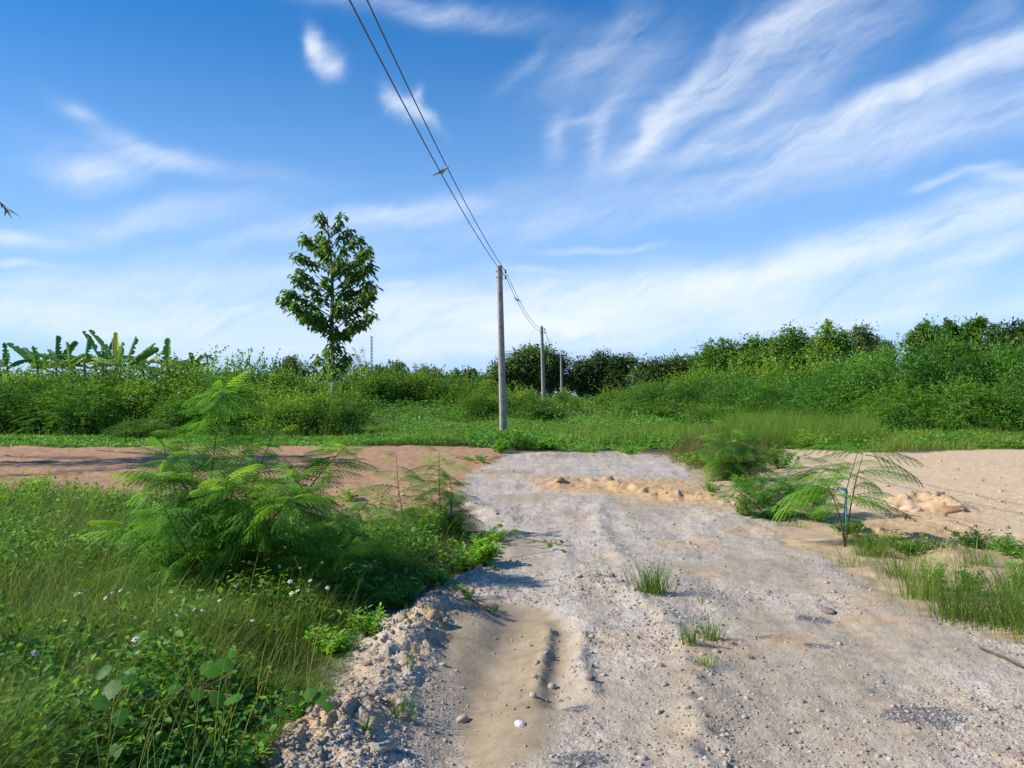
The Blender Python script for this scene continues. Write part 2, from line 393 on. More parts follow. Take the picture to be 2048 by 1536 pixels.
def earth_mat():
    m, t = newmat('earth'); tc = nn(t, 'ShaderNodeTexCoord')
    za = nn(t, 'ShaderNodeAttribute'); za.attribute_name = 'zone'; zb = nn(t, 'ShaderNodeAttribute'); zb.attribute_name = 'zone2'
    sa = nn(t, 'ShaderNodeSeparateColor'); t.links.new(za.outputs['Color'], sa.inputs[0])
    sb = nn(t, 'ShaderNodeSeparateColor'); t.links.new(zb.outputs['Color'], sb.inputs[0])
    def noise(sc, det=5, ro=.6):
        n = nn(t, 'ShaderNodeTexNoise'); n.inputs['Scale'].default_value = sc; n.inputs['Detail'].default_value = det; n.inputs['Roughness'].default_value = ro
        t.links.new(tc.outputs['Object'], n.inputs['Vector']); return n.outputs['Fac']
    def vor(sc):
        n = nn(t, 'ShaderNodeTexVoronoi'); n.inputs['Scale'].default_value = sc; t.links.new(tc.outputs['Object'], n.inputs['Vector']); return n
    def mix(f, a, b):
        n = nn(t, 'ShaderNodeMix', data_type='RGBA')
        if isinstance(f, float): n.inputs[0].default_value = f
        else: t.links.new(f, n.inputs[0])
        t.links.new(a, n.inputs[6]); t.links.new(b, n.inputs[7]); return n.outputs[2]
    nb = noise(1.1, 6); nm = noise(7, 6); nf = noise(60, 4, .7)
    v1 = vor(75); v2 = vor(33)
    sp = nn(t, 'ShaderNodeSeparateColor'); t.links.new(v1.outputs['Color'], sp.inputs[0])
    sp2 = nn(t, 'ShaderNodeSeparateColor'); t.links.new(v2.outputs['Color'], sp2.inputs[0])
    veg = ramp(t, nm, [(.3, (.045, .04, .022)), (.6, (.085, .075, .04)), (.8, (.14, .11, .07))])
    grav = ramp(t, sp.outputs[0], [(0, (.28, .245, .21)), (.35, (.44, .39, .33)), (.75, (.53, .48, .41)), (.96, (.58, .535, .475)), (1, (.60, .56, .50))])
    grav2 = ramp(t, nm, [(.25, (.27, .22, .165)), (.5, (.48, .42, .35)), (.75, (.56, .50, .425))])
    grav = mix(.5, grav, grav2)
    mp = nn(t, 'ShaderNodeMapping'); mp.inputs['Rotation'].default_value = (0, 0, .06); mp.inputs['Scale'].default_value = (2.6, .30, 1); t.links.new(tc.outputs['Object'], mp.inputs['Vector'])
    ns = nn(t, 'ShaderNodeTexNoise'); ns.inputs['Scale'].default_value = 1.6; ns.inputs['Detail'].default_value = 6; ns.inputs['Roughness'].default_value = .65; t.links.new(mp.outputs[0], ns.inputs['Vector'])
    wear = ramp(t, ns.outputs['Fac'], [(.32, (.80, .76, .70)), (.5, (1, .985, .96)), (.68, (1.0, 1.02, 1.05))])
    mw = nn(t, 'ShaderNodeMix', data_type='RGBA', blend_type='MULTIPLY'); mw.inputs[0].default_value = 1
    t.links.new(grav, mw.inputs[6]); t.links.new(wear, mw.inputs[7]); grav = mw.outputs[2]
    big = ramp(t, nb, [(.3, (.80, .80, .83)), (.5, (1, .98, .95)), (.7, (1.12, 1.06, .95))])
    mu = nn(t, 'ShaderNodeMix', data_type='RGBA', blend_type='MULTIPLY'); mu.inputs[0].default_value = 1
    t.links.new(grav, mu.inputs[6]); t.links.new(big, mu.inputs[7]); grav = mu.outputs[2]
    red = ramp(t, nm, [(.25, (.27, .145, .075)), (.5, (.40, .235, .130)), (.75, (.50, .32, .195))])
    lot = ramp(t, nm, [(.25, (.48, .31, .18)), (.5, (.61, .445, .27)), (.78, (.69, .55, .375))])
    och = ramp(t, nm, [(.25, (.34, .20, .09)), (.5, (.52, .34, .17)), (.75, (.58, .42, .26))])
    sand = ramp(t, nm, [(.25, (.25, .185, .115)), (.5, (.33, .255, .165)), (.75, (.40, .32, .225))])
    c = mix(sa.outputs[0], veg, grav); c = mix(sa.outputs[1], c, red); c = mix(sb.outputs[0], c, lot)
    c = mix(sb.outputs[1], c, sand); c = mix(sa.outputs[2], c, och)
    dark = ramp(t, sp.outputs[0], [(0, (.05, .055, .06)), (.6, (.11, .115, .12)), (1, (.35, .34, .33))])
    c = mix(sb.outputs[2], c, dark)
    p = nn(t, 'ShaderNodeBsdfPrincipled'); t.links.new(c, p.inputs['Base Color']); p.inputs['Roughness'].default_value = .95; p.inputs['Specular IOR Level'].default_value = .15
    bm = nn(t, 'ShaderNodeBump'); bm.inputs['Strength'].default_value = .5; bm.inputs['Distance'].default_value = .012
    hgt = math_n(t, 'ADD', math_n(t, 'MULTIPLY', nf, .6), math_n(t, 'ADD', math_n(t, 'MULTIPLY', v1.outputs['Distance'], -.8), math_n(t, 'MULTIPLY', sp2.outputs[1], .4)))
    hgt = math_n(t, 'MULTIPLY', hgt, math_n(t, 'MULTIPLY_ADD', sb.outputs[1], -.75, 1.0))
    t.links.new(hgt, bm.inputs['Height']); t.links.new(bm.outputs[0], p.inputs['Normal'])
    o = nn(t, 'ShaderNodeOutputMaterial'); t.links.new(p.outputs[0], o.inputs[0]); return m
M_earth = earth_mat()
def tintmat(name, cols, rough=.9, spec=.2):
    m, t = newmat(name); a = nn(t, 'ShaderNodeAttribute'); a.attribute_name = 'tint'
    col = ramp(t, a.outputs['Fac'], cols); p = nn(t, 'ShaderNodeBsdfPrincipled'); t.links.new(col, p.inputs['Base Color'])
    tc = nn(t, 'ShaderNodeTexCoord'); n = nn(t, 'ShaderNodeTexNoise'); n.inputs['Scale'].default_value = 60; t.links.new(tc.outputs['Object'], n.inputs['Vector'])
    b = nn(t, 'ShaderNodeBump'); b.inputs['Strength'].default_value = .4; b.inputs['Distance'].default_value = .01
    t.links.new(n.outputs['Fac'], b.inputs['Height']); t.links.new(b.outputs[0], p.inputs['Normal'])
    p.inputs['Roughness'].default_value = rough; p.inputs['Specular IOR Level'].default_value = spec
    o = nn(t, 'ShaderNodeOutputMaterial'); t.links.new(p.outputs[0], o.inputs[0]); return m
M_stone = tintmat('stone', [(0, (.19, .155, .125)), (.3, (.32, .265, .20)), (.6, (.41, .33, .235)), (.95, (.43, .38, .32)), (1, (.60, .56, .50))])
M_clod = tintmat('clod', [(0, (.30, .17, .09)), (.5, (.50, .33, .18)), (1, (.60, .48, .34))])
M_wood = plain('bark', [(.3, (.10, .075, .05)), (.7, (.20, .16, .11))], .9, 12, .5)
M_pale = plain('pale_bark', [(.3, (.18, .15, .12)), (.7, (.34, .30, .24))], .9, 8, .5)
M_stem = plain('green_stem', [(.3, (.07, .06, .03)), (.7, (.13, .13, .06))], .8, 20)
M_vstem = plain('vine_stem', [(.3, (.16, .06, .05)), (.7, (.24, .11, .08))], .7, 20)
M_conc = plain('pole_concrete', [(.25, (.25, .225, .185)), (.5, (.34, .31, .26)), (.8, (.42, .39, .335))], .9, 3, .3, detail=10)
M_iron = plain('galvanised_iron', [(.3, (.12, .13, .15)), (.7, (.2, .21, .23))], .5, 20, metal=.6)
M_ins = plain('insulator_ceramic', [(.3, (.10, .11, .13)), (.7, (.15, .16, .19))], .3, 20)
M_wire = plain('wire', [(.3, (.05, .06, .075)), (.7, (.08, .09, .11))], .5, 20)
M_pipe = plain('blue_pipe', [(.3, (.06, .27, .48)), (.7, (.10, .38, .58))], .5, 30)
GB = [(0, (.016, .046, .008)), (.5, (.042, .105, .014)), (.85, (.095, .18, .022)), (1, (.18, .22, .035))]
M_bush = leafmat('bush_leaf', GB)
M_feather = leafmat('feather_leaf', [(0, (.018, .060, .012)), (.5, (.034, .105, .018)), (.9, (.065, .16, .022)), (1, (.12, .19, .03))], .3)
M_fgfeather = leafmat('feather_leaf_near', [(0, (.020, .070, .014)), (.5, (.040, .125, .018)), (.85, (.075, .19, .020)), (1, (.12, .25, .015))], .38)
M_mango = leafmat('mango_leaf', [(0, (.016, .036, .010)), (.5, (.032, .07, .016)), (.9, (.055, .10, .022)), (1, (.12, .12, .04))], .25, .5, .3, gain=2.5)
M_teak = leafmat('teak_leaf', [(0, (.020, .055, .018)), (.5, (.038, .090, .024)), (.95, (.07, .135, .03)), (1, (.30, .22, .03))], .3, gain=2.1)
M_banana = leafmat('banana_leaf', [(0, (.03, .10, .025)), (.6, (.06, .16, .04)), (.9, (.12, .24, .04)), (1, (.30, .33, .05))], .35, .45, .35, gain=1.7)
M_palm = leafmat('palm_leaf', [(0, (.02, .045, .015)), (.7, (.045, .085, .025)), (1, (.10, .12, .05))], .2)
M_dist = leafmat('distant_leaf', [(0, (.025, .055, .022)), (.6, (.045, .085, .03)), (1, (.08, .12, .045))], .2)
M_vine = leafmat('vine_leaf', [(0, (.022, .075, .012)), (.5, (.050, .145, .020)), (.9, (.10, .21, .03)), (1, (.22, .24, .05))], .42, .5, .25, gain=2.3)
M_grass = leafmat('grass_blade', [(0, (.035, .085, .014)), (.5, (.075, .14, .025)), (.85, (.13, .18, .045)), (1, (.26, .24, .09))], .42, .6, .2, gain=1.95)
M_dgrass = leafmat('field_grass', [(0, (.04, .10, .015)), (.5, (.07, .155, .022)), (.9, (.11, .19, .035)), (1, (.20, .19, .08))], .38, .6, .2, gain=1.6)
M_rgrass = leafmat('reddish_grass', [(0, (.04, .09, .02)), (.6, (.08, .13, .03)), (1, (.18, .12, .08))], .3, .7, .2, gain=1.2)
M_petal = plain('petal', [(.3, (.60, .57, .55)), (.7, (.66, .63, .61))], .6, 20)
M_disc = plain('flower_disc', [(.3, (.65, .38, .04)), (.7, (.75, .5, .05))], .7, 20)
M_ylw = plain('dying_leaf', [(.3, (.5, .3, .03)), (.7, (.6, .42, .06))], .6, 20)

# ---------------------------------------------------------------- the ground
def build_ground():
    dpx = [3400, 3100, 2850, 2600, 2400, 2250, 2150] + list(np.arange(2080, 1640, -8)) + list(np.arange(1640, 1100, -1.9)) + list(np.arange(1100, 900, -1.5)) + list(np.arange(900, 812, -1.2))
    py = np.array(dpx, float); px = np.concatenate([np.arange(-900, -40, 12), np.arange(-40, 2090, 2.6), np.arange(2090, 2950, 12)])
    d = F * CAMH / (py - HOR)
    X = (px[None] - 1024) / F * d[:, None]; Y = np.broadcast_to(d[:, None], X.shape)
    m = masks(X, Y); Z = H(X, Y, m)
    mt, mr, ml, mo, ms = m
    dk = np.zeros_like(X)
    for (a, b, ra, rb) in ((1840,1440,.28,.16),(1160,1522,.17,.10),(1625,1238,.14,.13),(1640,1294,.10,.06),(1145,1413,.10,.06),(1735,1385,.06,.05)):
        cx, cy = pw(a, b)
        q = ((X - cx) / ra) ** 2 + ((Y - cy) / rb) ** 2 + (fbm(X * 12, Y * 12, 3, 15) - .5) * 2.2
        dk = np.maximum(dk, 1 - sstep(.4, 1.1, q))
    one = np.ones_like(X)
    z1 = np.stack([mt, mr, np.clip(mo, 0, 1), one], -1).reshape(-1, 4)
    side = sstep(-.2, .6, X) * sstep(25, 22, Y) * (.55 + .45 * fbm(X * 1.3, Y * 1.3, 3, 19))
    mlc = np.maximum(ml, side * .92)
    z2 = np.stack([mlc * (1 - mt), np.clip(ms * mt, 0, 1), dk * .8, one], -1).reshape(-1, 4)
    V = np.stack([X, Y, Z], -1).reshape(-1, 3)
    nr, nc = X.shape
    i = np.arange(nr - 1)[:, None]; j = np.arange(nc - 1)[None]
    Q = np.stack([i * nc + j, i * nc + j + 1, (i + 1) * nc + j + 1, (i + 1) * nc + j], -1).reshape(-1, 4)
    w = np.stack([.5 * one, mt, mr, ml * .99]).reshape(4, -1).argmax(0)
    qz = w[Q[:, 0]]
    for k, nm in enumerate(('ground', 'gravel_track', 'dirt_road', 'bare_lot')):
        q = Q[qz == k]
        if not len(q): continue
        u, inv = np.unique(q.ravel(), return_inverse=True)
        o = mk(nm, V[u], inv.reshape(-1, 4), M_earth, None, True, {'zone': z1[u], 'zone2': z2[u]})
        tag(o, kind='structure')
    # far sheet, out to the horizon, a little lower
    ax = np.concatenate([-np.geomspace(2500, 60, 12), np.arange(-55, 56, 1.6), np.geomspace(60, 2500, 12)])
    ay = np.concatenate([-np.geomspace(1500, 30, 10), np.arange(-28, 120, 1.6), np.geomspace(125, 2500, 14)])
    X, Y = np.meshgrid(ax, ay); m = masks(X, Y); mt, mr, ml, mo, ms = m
    Z = .7 * sstep(38, 62, Y) - .12; one = np.ones_like(X)
    V = np.stack([X, Y, Z], -1).reshape(-1, 3); nr, nc = X.shape
    i = np.arange(nr - 1)[:, None]; j = np.arange(nc - 1)[None]
    Q = np.stack([i * nc + j, i * nc + j + 1, (i + 1) * nc + j + 1, (i + 1) * nc + j], -1).reshape(-1, 4)
    o = mk('terrain', V, Q, M_earth, None, True, {'zone': np.stack([mt, mr, 0 * one, one], -1).reshape(-1, 4), 'zone2': np.stack([np.maximum(ml, .8 * sstep(-.2, .6, X) * sstep(25, 22, Y)) * (1 - mt), 0 * one, 0 * one, one], -1).reshape(-1, 4)})
    tag(o, kind='structure')
build_ground()

# ---- gravel and clods
def scatter(n, xr, yr, fn, bias=1.0):
    """n points over the box, kept with probability fn(x, y); denser near the camera."""
    u = RG.random(n); y = (yr[0] ** -bias + u * (yr[1] ** -bias - yr[0] ** -bias)) ** (-1 / bias)
    x = RG.uniform(xr[0], xr[1], n) if not callable(xr) else xr(y)
    k = RG.random(n) < fn(x, y); return x[k], y[k]
def build_gravel():
    g = Geo()
    def f(x, y):
        mt, mr, ml, mo, ms = masks(x, y)
        nb = np.exp(-(seg_dist(x, y, BERM) / .4) ** 2) * .7 + .5 * np.exp(-(seg_dist(x, y, RUB) / .3) ** 2)
        cl = sstep(.4, .7, fbm(x * 1.5, y * 1.5, 3, 17))
        return np.clip(mt * (1 - .9 * ms) * (.10 + .35 * cl + .9 * nb), 0, 1)
    x, y = scatter(150000, lambda y: (RG.random(len(y)) * 1.5 - .75) * (y + 1), (2.6, 22), f, 1.0)
    s = np.clip(RG.lognormal(-5.4, .5, len(x)), .002, .022) * (.8 + .05 * y)
    z = H(x, y); stones(g, np.stack([x, y, z + s * .15], 1), s, RG.random(len(x)))
    for LN, wd, cnt in ((BERM, .15, 300), (BERM2, .2, 90), (RUB, .22, 90), (RIDGE, .07, 22), (RIDGE2, .07, 16), (OM, .25, 120), (LM, .3, 60), (LM2, .35, 60), (CURB, .2, 50), (OM2, .4, 60)):
        t_ = RG.random(cnt) * (len(LN) - 1); A_ = np.array(LN); i_ = t_.astype(int); f_ = (t_ - i_)[:, None]
        q_ = A_[i_] * (1 - f_) + A_[i_ + 1] * f_ + RG.normal(size=(cnt, 2)) * wd
        s_ = np.clip(RG.lognormal(-4.7, .5, cnt), .005, .026); stones(g, np.stack([q_[:, 0], q_[:, 1], H(q_[:, 0], q_[:, 1]) + s_ * .2], 1), s_, RG.random(cnt) * .96, flat=.8)
    # road: clods along the near edge
    def f2(x, y):
        mt, mr, ml, mo, ms = masks(x, y); return np.clip((mr + ml * .35) * (1 - mt) * (.03 + .5 * sstep(17, 12.5, y)), 0, 1)
    x, y = scatter(14000, lambda y: (RG.random(len(y)) * 1.7 - .85) * y, (9, 26), f2, .6)
    s = np.clip(RG.lognormal(-4.2, .45, len(x)), .006, .05); z = H(x, y)
    g2 = Geo(); stones(g2, np.stack([x, y, z + s * .3], 1), s, RG.random(len(x)))
    o = g.build('gravel', M_stone); tag(o, 'loose grey and white gravel strewn over the track', 'gravel', kind='stuff')
    o = g2.build('soil_clods', M_clod, smooth=True); tag(o, 'crumbs of reddish soil on the dirt road and bare lot', 'soil clods', kind='stuff')
build_gravel()
def rock(px, py, s, label, tint=.9, mat=None, flat=.6, name='rock'):
    x, y = pw(px, py); g = Geo(); V, Q = grid_ball(6)
    nz = 1 + .35 * (fbm(V[:, 0] * 1.7 + px, V[:, 1] * 1.7 + V[:, 2] * 2.3, 3, int(px)) - .5) * 2
    V = V * nz[:, None] * np.array([1.25, .9, flat]) * s
    g.add(V, Q, tint); o = g.build(name, mat or M_stone, smooth=True); o.location = (x, y, Hs(x, y) + s * .22); o.rotation_euler = (0, 0, px % 3)
    return tag(o, label, 'rock')
rock(1040, 1447, .027, 'small white angular stone lying alone in the sandy rut', 1.0)
rock(925, 1412, .03, 'tan stone at the foot of the rocky bank', .6)
rock(805, 1418, .03, 'grey stone on the near end of the rocky bank', .75)
rock(735, 1348, .024, 'grey pebble on the crest of the bank by the grass', .2)
rock(800, 1262, .06, 'large rounded gravelly clod topping the rocky bank', .72, flat=.8, name='clod')
rock(850, 1238, .045, 'orange brown clod beside the top of the rocky bank', .45, M_clod, .8, 'clod')
rock(865, 1262, .05, 'brown clod on the shaded side of the rocky bank', .3, M_clod, .8, 'clod')
rock(835, 1290, .05, 'pale crumbly clod on the side of the rocky bank', .68, flat=.8, name='clod')
rock(815, 1328, .035, 'small ochre clod low on the rocky bank', .5, M_clod, .8, 'clod')
rock(885, 1330, .02, 'small pale stone beside the sandy rut', .9)
rock(760, 1512, .06, 'flat tan slab of dried mud at the bottom of the bank', .62, flat=.3, name='slab')
rock(1120, 972, .09, 'brown clod at the left end of the ochre mound', .2, M_clod, .7, 'clod')
rock(1215, 968, .10, 'largest ochre clod on the mound across the track', .45, M_clod, .8, 'clod')
rock(1480, 1005, .10, 'ochre clod at the right end of the mound', .5, M_clod, .7, 'clod')
rock(1870, 1000, .16, 'orange lump of soil on the bare lot', .35, M_clod, .5, 'clod')
rock(1820, 1025, .13, 'pale ochre lump of soil nearest the blue pipe', .8, M_clod, .5, 'clod')
rock(1905, 1030, .15, 'brown lump of soil at the right end of the heap', .1, M_clod, .45, 'clod')
rock(2005, 1082, .07, 'brown clod among the weeds at the right edge', .05, M_clod, .7, 'clod')
rock(1330, 1375, .02, 'brown pebble beside the smallest grass tuft', .4)
rock(1655, 1225, .05, 'dark crumbly clod on the smooth track', .05, flat=.5, name='clod')

# ---------------------------------------------------------------- poles and wires
def utility_pole(px, d, ztop, lean, label, detail=True, rot=.22):
    x = (px - 1024) / F * d; zb = Hs(x, d)
    root = thing('utility_pole', label, 'utility pole', (x, d, zb), 0, 'concrete utility poles carrying two wires')
    root.rotation_euler = (0, lean, rot)
    Ht = ztop - zb; g = Geo(); w0, w1 = .135, .095; ch = .022
    holes = [Ht - .22 - .27 * i for i in range(2)] + [Ht - v for v in (.9, 1.15, 1.4, 1.95, 2.5, 2.75, 3.0, 3.6, 4.4, 5.3, 6.0)]
    holes = sorted(h for h in holes if h > .5)
    zs = [-.4]
    for h in holes: zs += [h - .035, h + .035]
    zs += [Ht - .07]
    def hw(z): return w0 + (w1 - w0) * z / Ht
    def ring(z, k=1.0):
        w = hw(z) * k; c = ch
        return [(-w + c, -w, z), (w - c, -w, z), (w, -w + c, z), (w, w - c, z), (w - c, w, z), (-w + c, w, z), (-w, w - c, z), (-w, -w + c, z)]
    rings = [ring(z) for z in zs]
    hs = set()
    for i in range(len(zs) - 1):
        V = rings[i] + rings[i + 1]; Q = []
        ishole = (i % 2 == 1)
        for j in range(8):
            if ishole and j in (0, 4): continue
            Q.append((j, (j + 1) % 8, 8 + (j + 1) % 8, 8 + j))
        g.add(V, Q)
        if ishole:
            zc = (zs[i] + zs[i + 1]) / 2; w = hw(zc); r = .013
            fr = []; bk = []
            for k in range(8):
                a = math.pi / 8 + k * math.pi / 4; fr.append((r * math.cos(a), -w, zc + r * math.sin(a))); bk.append((r * math.cos(a), w, zc + r * math.sin(a)))
            for sg, hl, (a, b, c2, d2) in ((0, fr, (rings[i][0], rings[i][1], rings[i + 1][1], rings[i + 1][0])), (1, bk, (rings[i][5], rings[i][4], rings[i + 1][4], rings[i + 1][5]))):
                A, B, Cc, D = map(np.array, (a, b, c2, d2))
                outer = [(A * .0 + B), (B + Cc) / 2, Cc, (Cc + D) / 2, D, (D + A) / 2, A, (A + B) / 2]
                outer = [np.array(B) * .5 + np.array(Cc) * .5, Cc, (Cc + D) / 2, D, (D + A) / 2, A, (A + B) / 2, B]
                hv = [hl[k] for k in range(8)]
                V = [tuple(v) for v in outer] + hv
                g.add(V, [(k, (k + 1) % 8, 8 + (k + 1) % 8, 8 + k) for k in range(8)])
            g.add(fr + bk, [(k, (k + 1) % 8, 8 + (k + 1) % 8, 8 + k) for k in range(8)])
    top = [ring(Ht - .07), ring(Ht - .02, .93), ring(Ht, .6), ring(Ht + .003, .05)]
    for a, b in zip(top[:-1], top[1:]): g.add(a + b, [(j, (j + 1) % 8, 8 + (j + 1) % 8, 8 + j) for j in range(8)])
    g.build('shaft', M_conc, root)
    # spool rack on the right-hand side
    def spool(z):
        gi = Geo(); r = [.012, .035, .042, .03, .03, .042, .035, .012]; h = [-.05, -.05, -.03, -.012, .012, .03, .05, .05]
        tube(gi, [(0, 0, a) for a in h], r, 12)
        o = gi.build('insulator', M_ins, root, True); o.location = (hw(z) + .15, 0, z); return o
    zz = [Ht - .24, Ht - .48]
    gr = Geo()
    for z in zz:
        for s in (-.062, .062): tube(gr, [(hw(z) - .01, 0, z + s), (hw(z) + .17, 0, z + s)], .007, 6)
        tube(gr, [(-hw(z) - .06, 0, z), (hw(z), 0, z)], .008, 6)
        tube(gr, [(-hw(z) - .045, 0, z), (-hw(z) - .001, 0, z)], .024, 6)
    tube(gr, [(hw(Ht) + .15, 0, zz[0] + .075), (hw(Ht) + .15, 0, zz[1] - .075)], .007, 6)
    tube(gr, [(hw(Ht) + .012, 0, zz[0] + .12), (hw(Ht) + .012, 0, zz[1] - .12)], .012, 4)
    gr.build('spool_rack', M_iron, root)
    for z in zz: spool(z)
    bpy.context.view_layer.update()
    Mx = root.matrix_world
    return [Mx @ Vector((hw(z) + .15, -.03, z)) for z in zz]
A1 = utility_pole(1007, 33.4, at(998, 531, 33.4)[2], -.024, 'nearest concrete power pole, tallest in view, standing at the track end')
A2 = utility_pole(1088, 61.8, at(1083, 652, 61.8)[2], -.03, 'middle concrete power pole rising behind the green bushes', rot=.2)
A3 = utility_pole(1124, 98, at(1122, 713, 98)[2], -.02, 'farthest and smallest concrete pole in front of the mango trees', rot=.2)
def wire(pts, label, r=.011):
    g = Geo(); tube(g, pts, r, 6); o = g.build('overhead_wire', M_wire, smooth=True); return tag(o, label, 'power line', 'two overhead wires between the poles')
def spanA(which, s):
    a = A1[which]; m = .078; A, B = ((-.0344, .00224), (-.0418, .00209))[which]
    return (a.x - m * s, a.y - s, a.z + A * s + B * s * s)
for w, lb in ((0, 'upper'), (1, 'lower')):
    wire([spanA(w, s) for s in np.linspace(0, 44, 60)], lb + ' wire running overhead from the nearest pole towards the viewer')
    for (pa, pb, sg, nm) in ((A1, A2, .62, 'nearest and middle'), (A2, A3, .8, 'middle and farthest')):
        a, b = np.array(pa[w]), np.array(pb[w]); u = np.linspace(0, 1, 40)[:, None]
        pts = a + (b - a) * u; pts[:, 2] -= (4 * sg * u * (1 - u))[:, 0]
        wire(pts, f'{lb} wire sagging between the {nm} poles', .011)
def bird(p, heading, s, label, mat):
    root = thing('bird', label, 'bird', p, heading)
    g = Geo(); k = 12
    xs = np.array([-.075, -.06, -.03, 0, .03, .055, .075, .09, .102, .115, .13, .143, .150]); zs = np.array([.035, .035, .040, .048, .062, .08, .097, .113, .124, .132, .134, .130, .126])
    rs = np.array([.008, .02, .032, .038, .038, .034, .028, .020, .019, .021, .020, .012, .003])
    tube(g, np.stack([xs, 0 * xs, zs], 1) * s, rs * s, k); g.build('body', mat, root, True)
    g = Geo(); V = []
    for x, w, z, t in ((-.05, .022, .036, .008), (-.12, .026, .006, .005), (-.19, .016, -.028, .003)):
        V += [(x, -w, z - t), (x, w, z - t), (x, w, z + t), (x, -w, z + t)]
    Q = [(i * 4 + j, i * 4 + (j + 1) % 4, i * 4 + 4 + (j + 1) % 4, i * 4 + 4 + j) for i in range(2) for j in range(4)] + [(8, 9, 10, 11)]
    g.add(np.array(V) * s, Q); g.build('tail', M_birdw, root)
    for sd in (-1, 1):
        g = Geo(); V, Q = grid_ball(4); V = V * np.array([.075, .008, .026]); V[:, 2] += V[:, 0] * .5; V += np.array([-.01, sd * .036, .055]); g.add(V * s, Q); g.build('wing', M_birdw, root, True)
    g = Geo(); tube(g, np.array([(.146, 0, .128), (.168, 0, .12)]) * s, [.005 * s, .001 * s], 6); g.build('beak', M_iron, root)
    for sd in (-1, 1):
        g = Geo(); tube(g, np.array([(.012, sd * .014, .025), (.016, sd * .014, -.004), (.034, sd * .016, -.006)]) * s, .0035 * s, 5); g.build('leg', M_vstem, root)
    return root
M_birdb = plain('dove_feathers', [(.3, (.30, .24, .17)), (.7, (.42, .35, .26))], .9, 8)
M_birdg = plain('grey_dove_feathers', [(.3, (.28, .23, .24)), (.7, (.38, .33, .33))], .9, 8)
M_birdw = plain('wing_feathers', [(.3, (.16, .14, .13)), (.7, (.24, .21, .19))], .9, 12)
pb = spanA(1, 15.9); bird((pb[0], pb[1], pb[2] + .010), -.15, 1.0, 'brown dove with long tail perched on the lower wire, nearer the viewer', M_birdb)
a, b = np.array(A1[1]), np.array(A2[1]); u = .185; q = a + (b - a) * u; q[2] -= 4 * .62 * u * (1 - u)
bird((q[0], q[1], q[2] + .012), 2.8, 1.3, 'small grey dove on the sagging wire just beyond the nearest pole', M_birdg)

# ---------------------------------------------------------------- vegetation builders
def clumpy(g, cen, rad, nclump, nleaf, L, W, cr, rng, shell=(.6, 1.0), hang=.25, six=False, base=.0, nseed=0, up=.35):
    """leaves in clumps spread through a noisy ellipsoid (cen, rad)"""
    cen = np.array(cen, float); rad = np.array(rad, float)
    d = rdir(nclump); d[:, 2] = np.where(d[:, 2] < -base, -d[:, 2], d[:, 2])
    nz = fbm(d[:, 0] * 2.2 + nseed, d[:, 1] * 2.2 + d[:, 2] * 1.7, 3, 100 + nseed)
    r = (shell[0] + (shell[1] - shell[0]) * RG.random(nclump) ** .6) * (.72 + .56 * nz)
    cc = cen + d * r[:, None] * rad
    ct = np.clip(RG.normal(.45, .32, nclump), 0, 1)
    ci = np.repeat(np.arange(nclump), nleaf); n = len(ci)
    off = RG.normal(size=(n, 3)) * cr * np.array([1, 1, .75]) * RG.uniform(.6, 1.3, nclump)[ci][:, None]
    Pn = cc[ci] + off; out = d[ci]
    D = norm(norm(off) * .8 + out * .5 + rdir(n) * .5 - np.array([0, 0, hang]))
    N = norm(rdir(n) * .8 + out * .5 + np.array([0, 0, up + .3]))
    Ls = L * RG.uniform(.6, 1.3, n); Ws = W * RG.uniform(.7, 1.25, n)
    t = np.clip(ct[ci] * .7 + RG.random(n) * .35, 0, .97); t = np.where(RG.random(n) < .005, 1, t)
    (leaf6 if six else leaf4)(g, Pn, D, N, Ls, Ws, tint=t)
    return cc
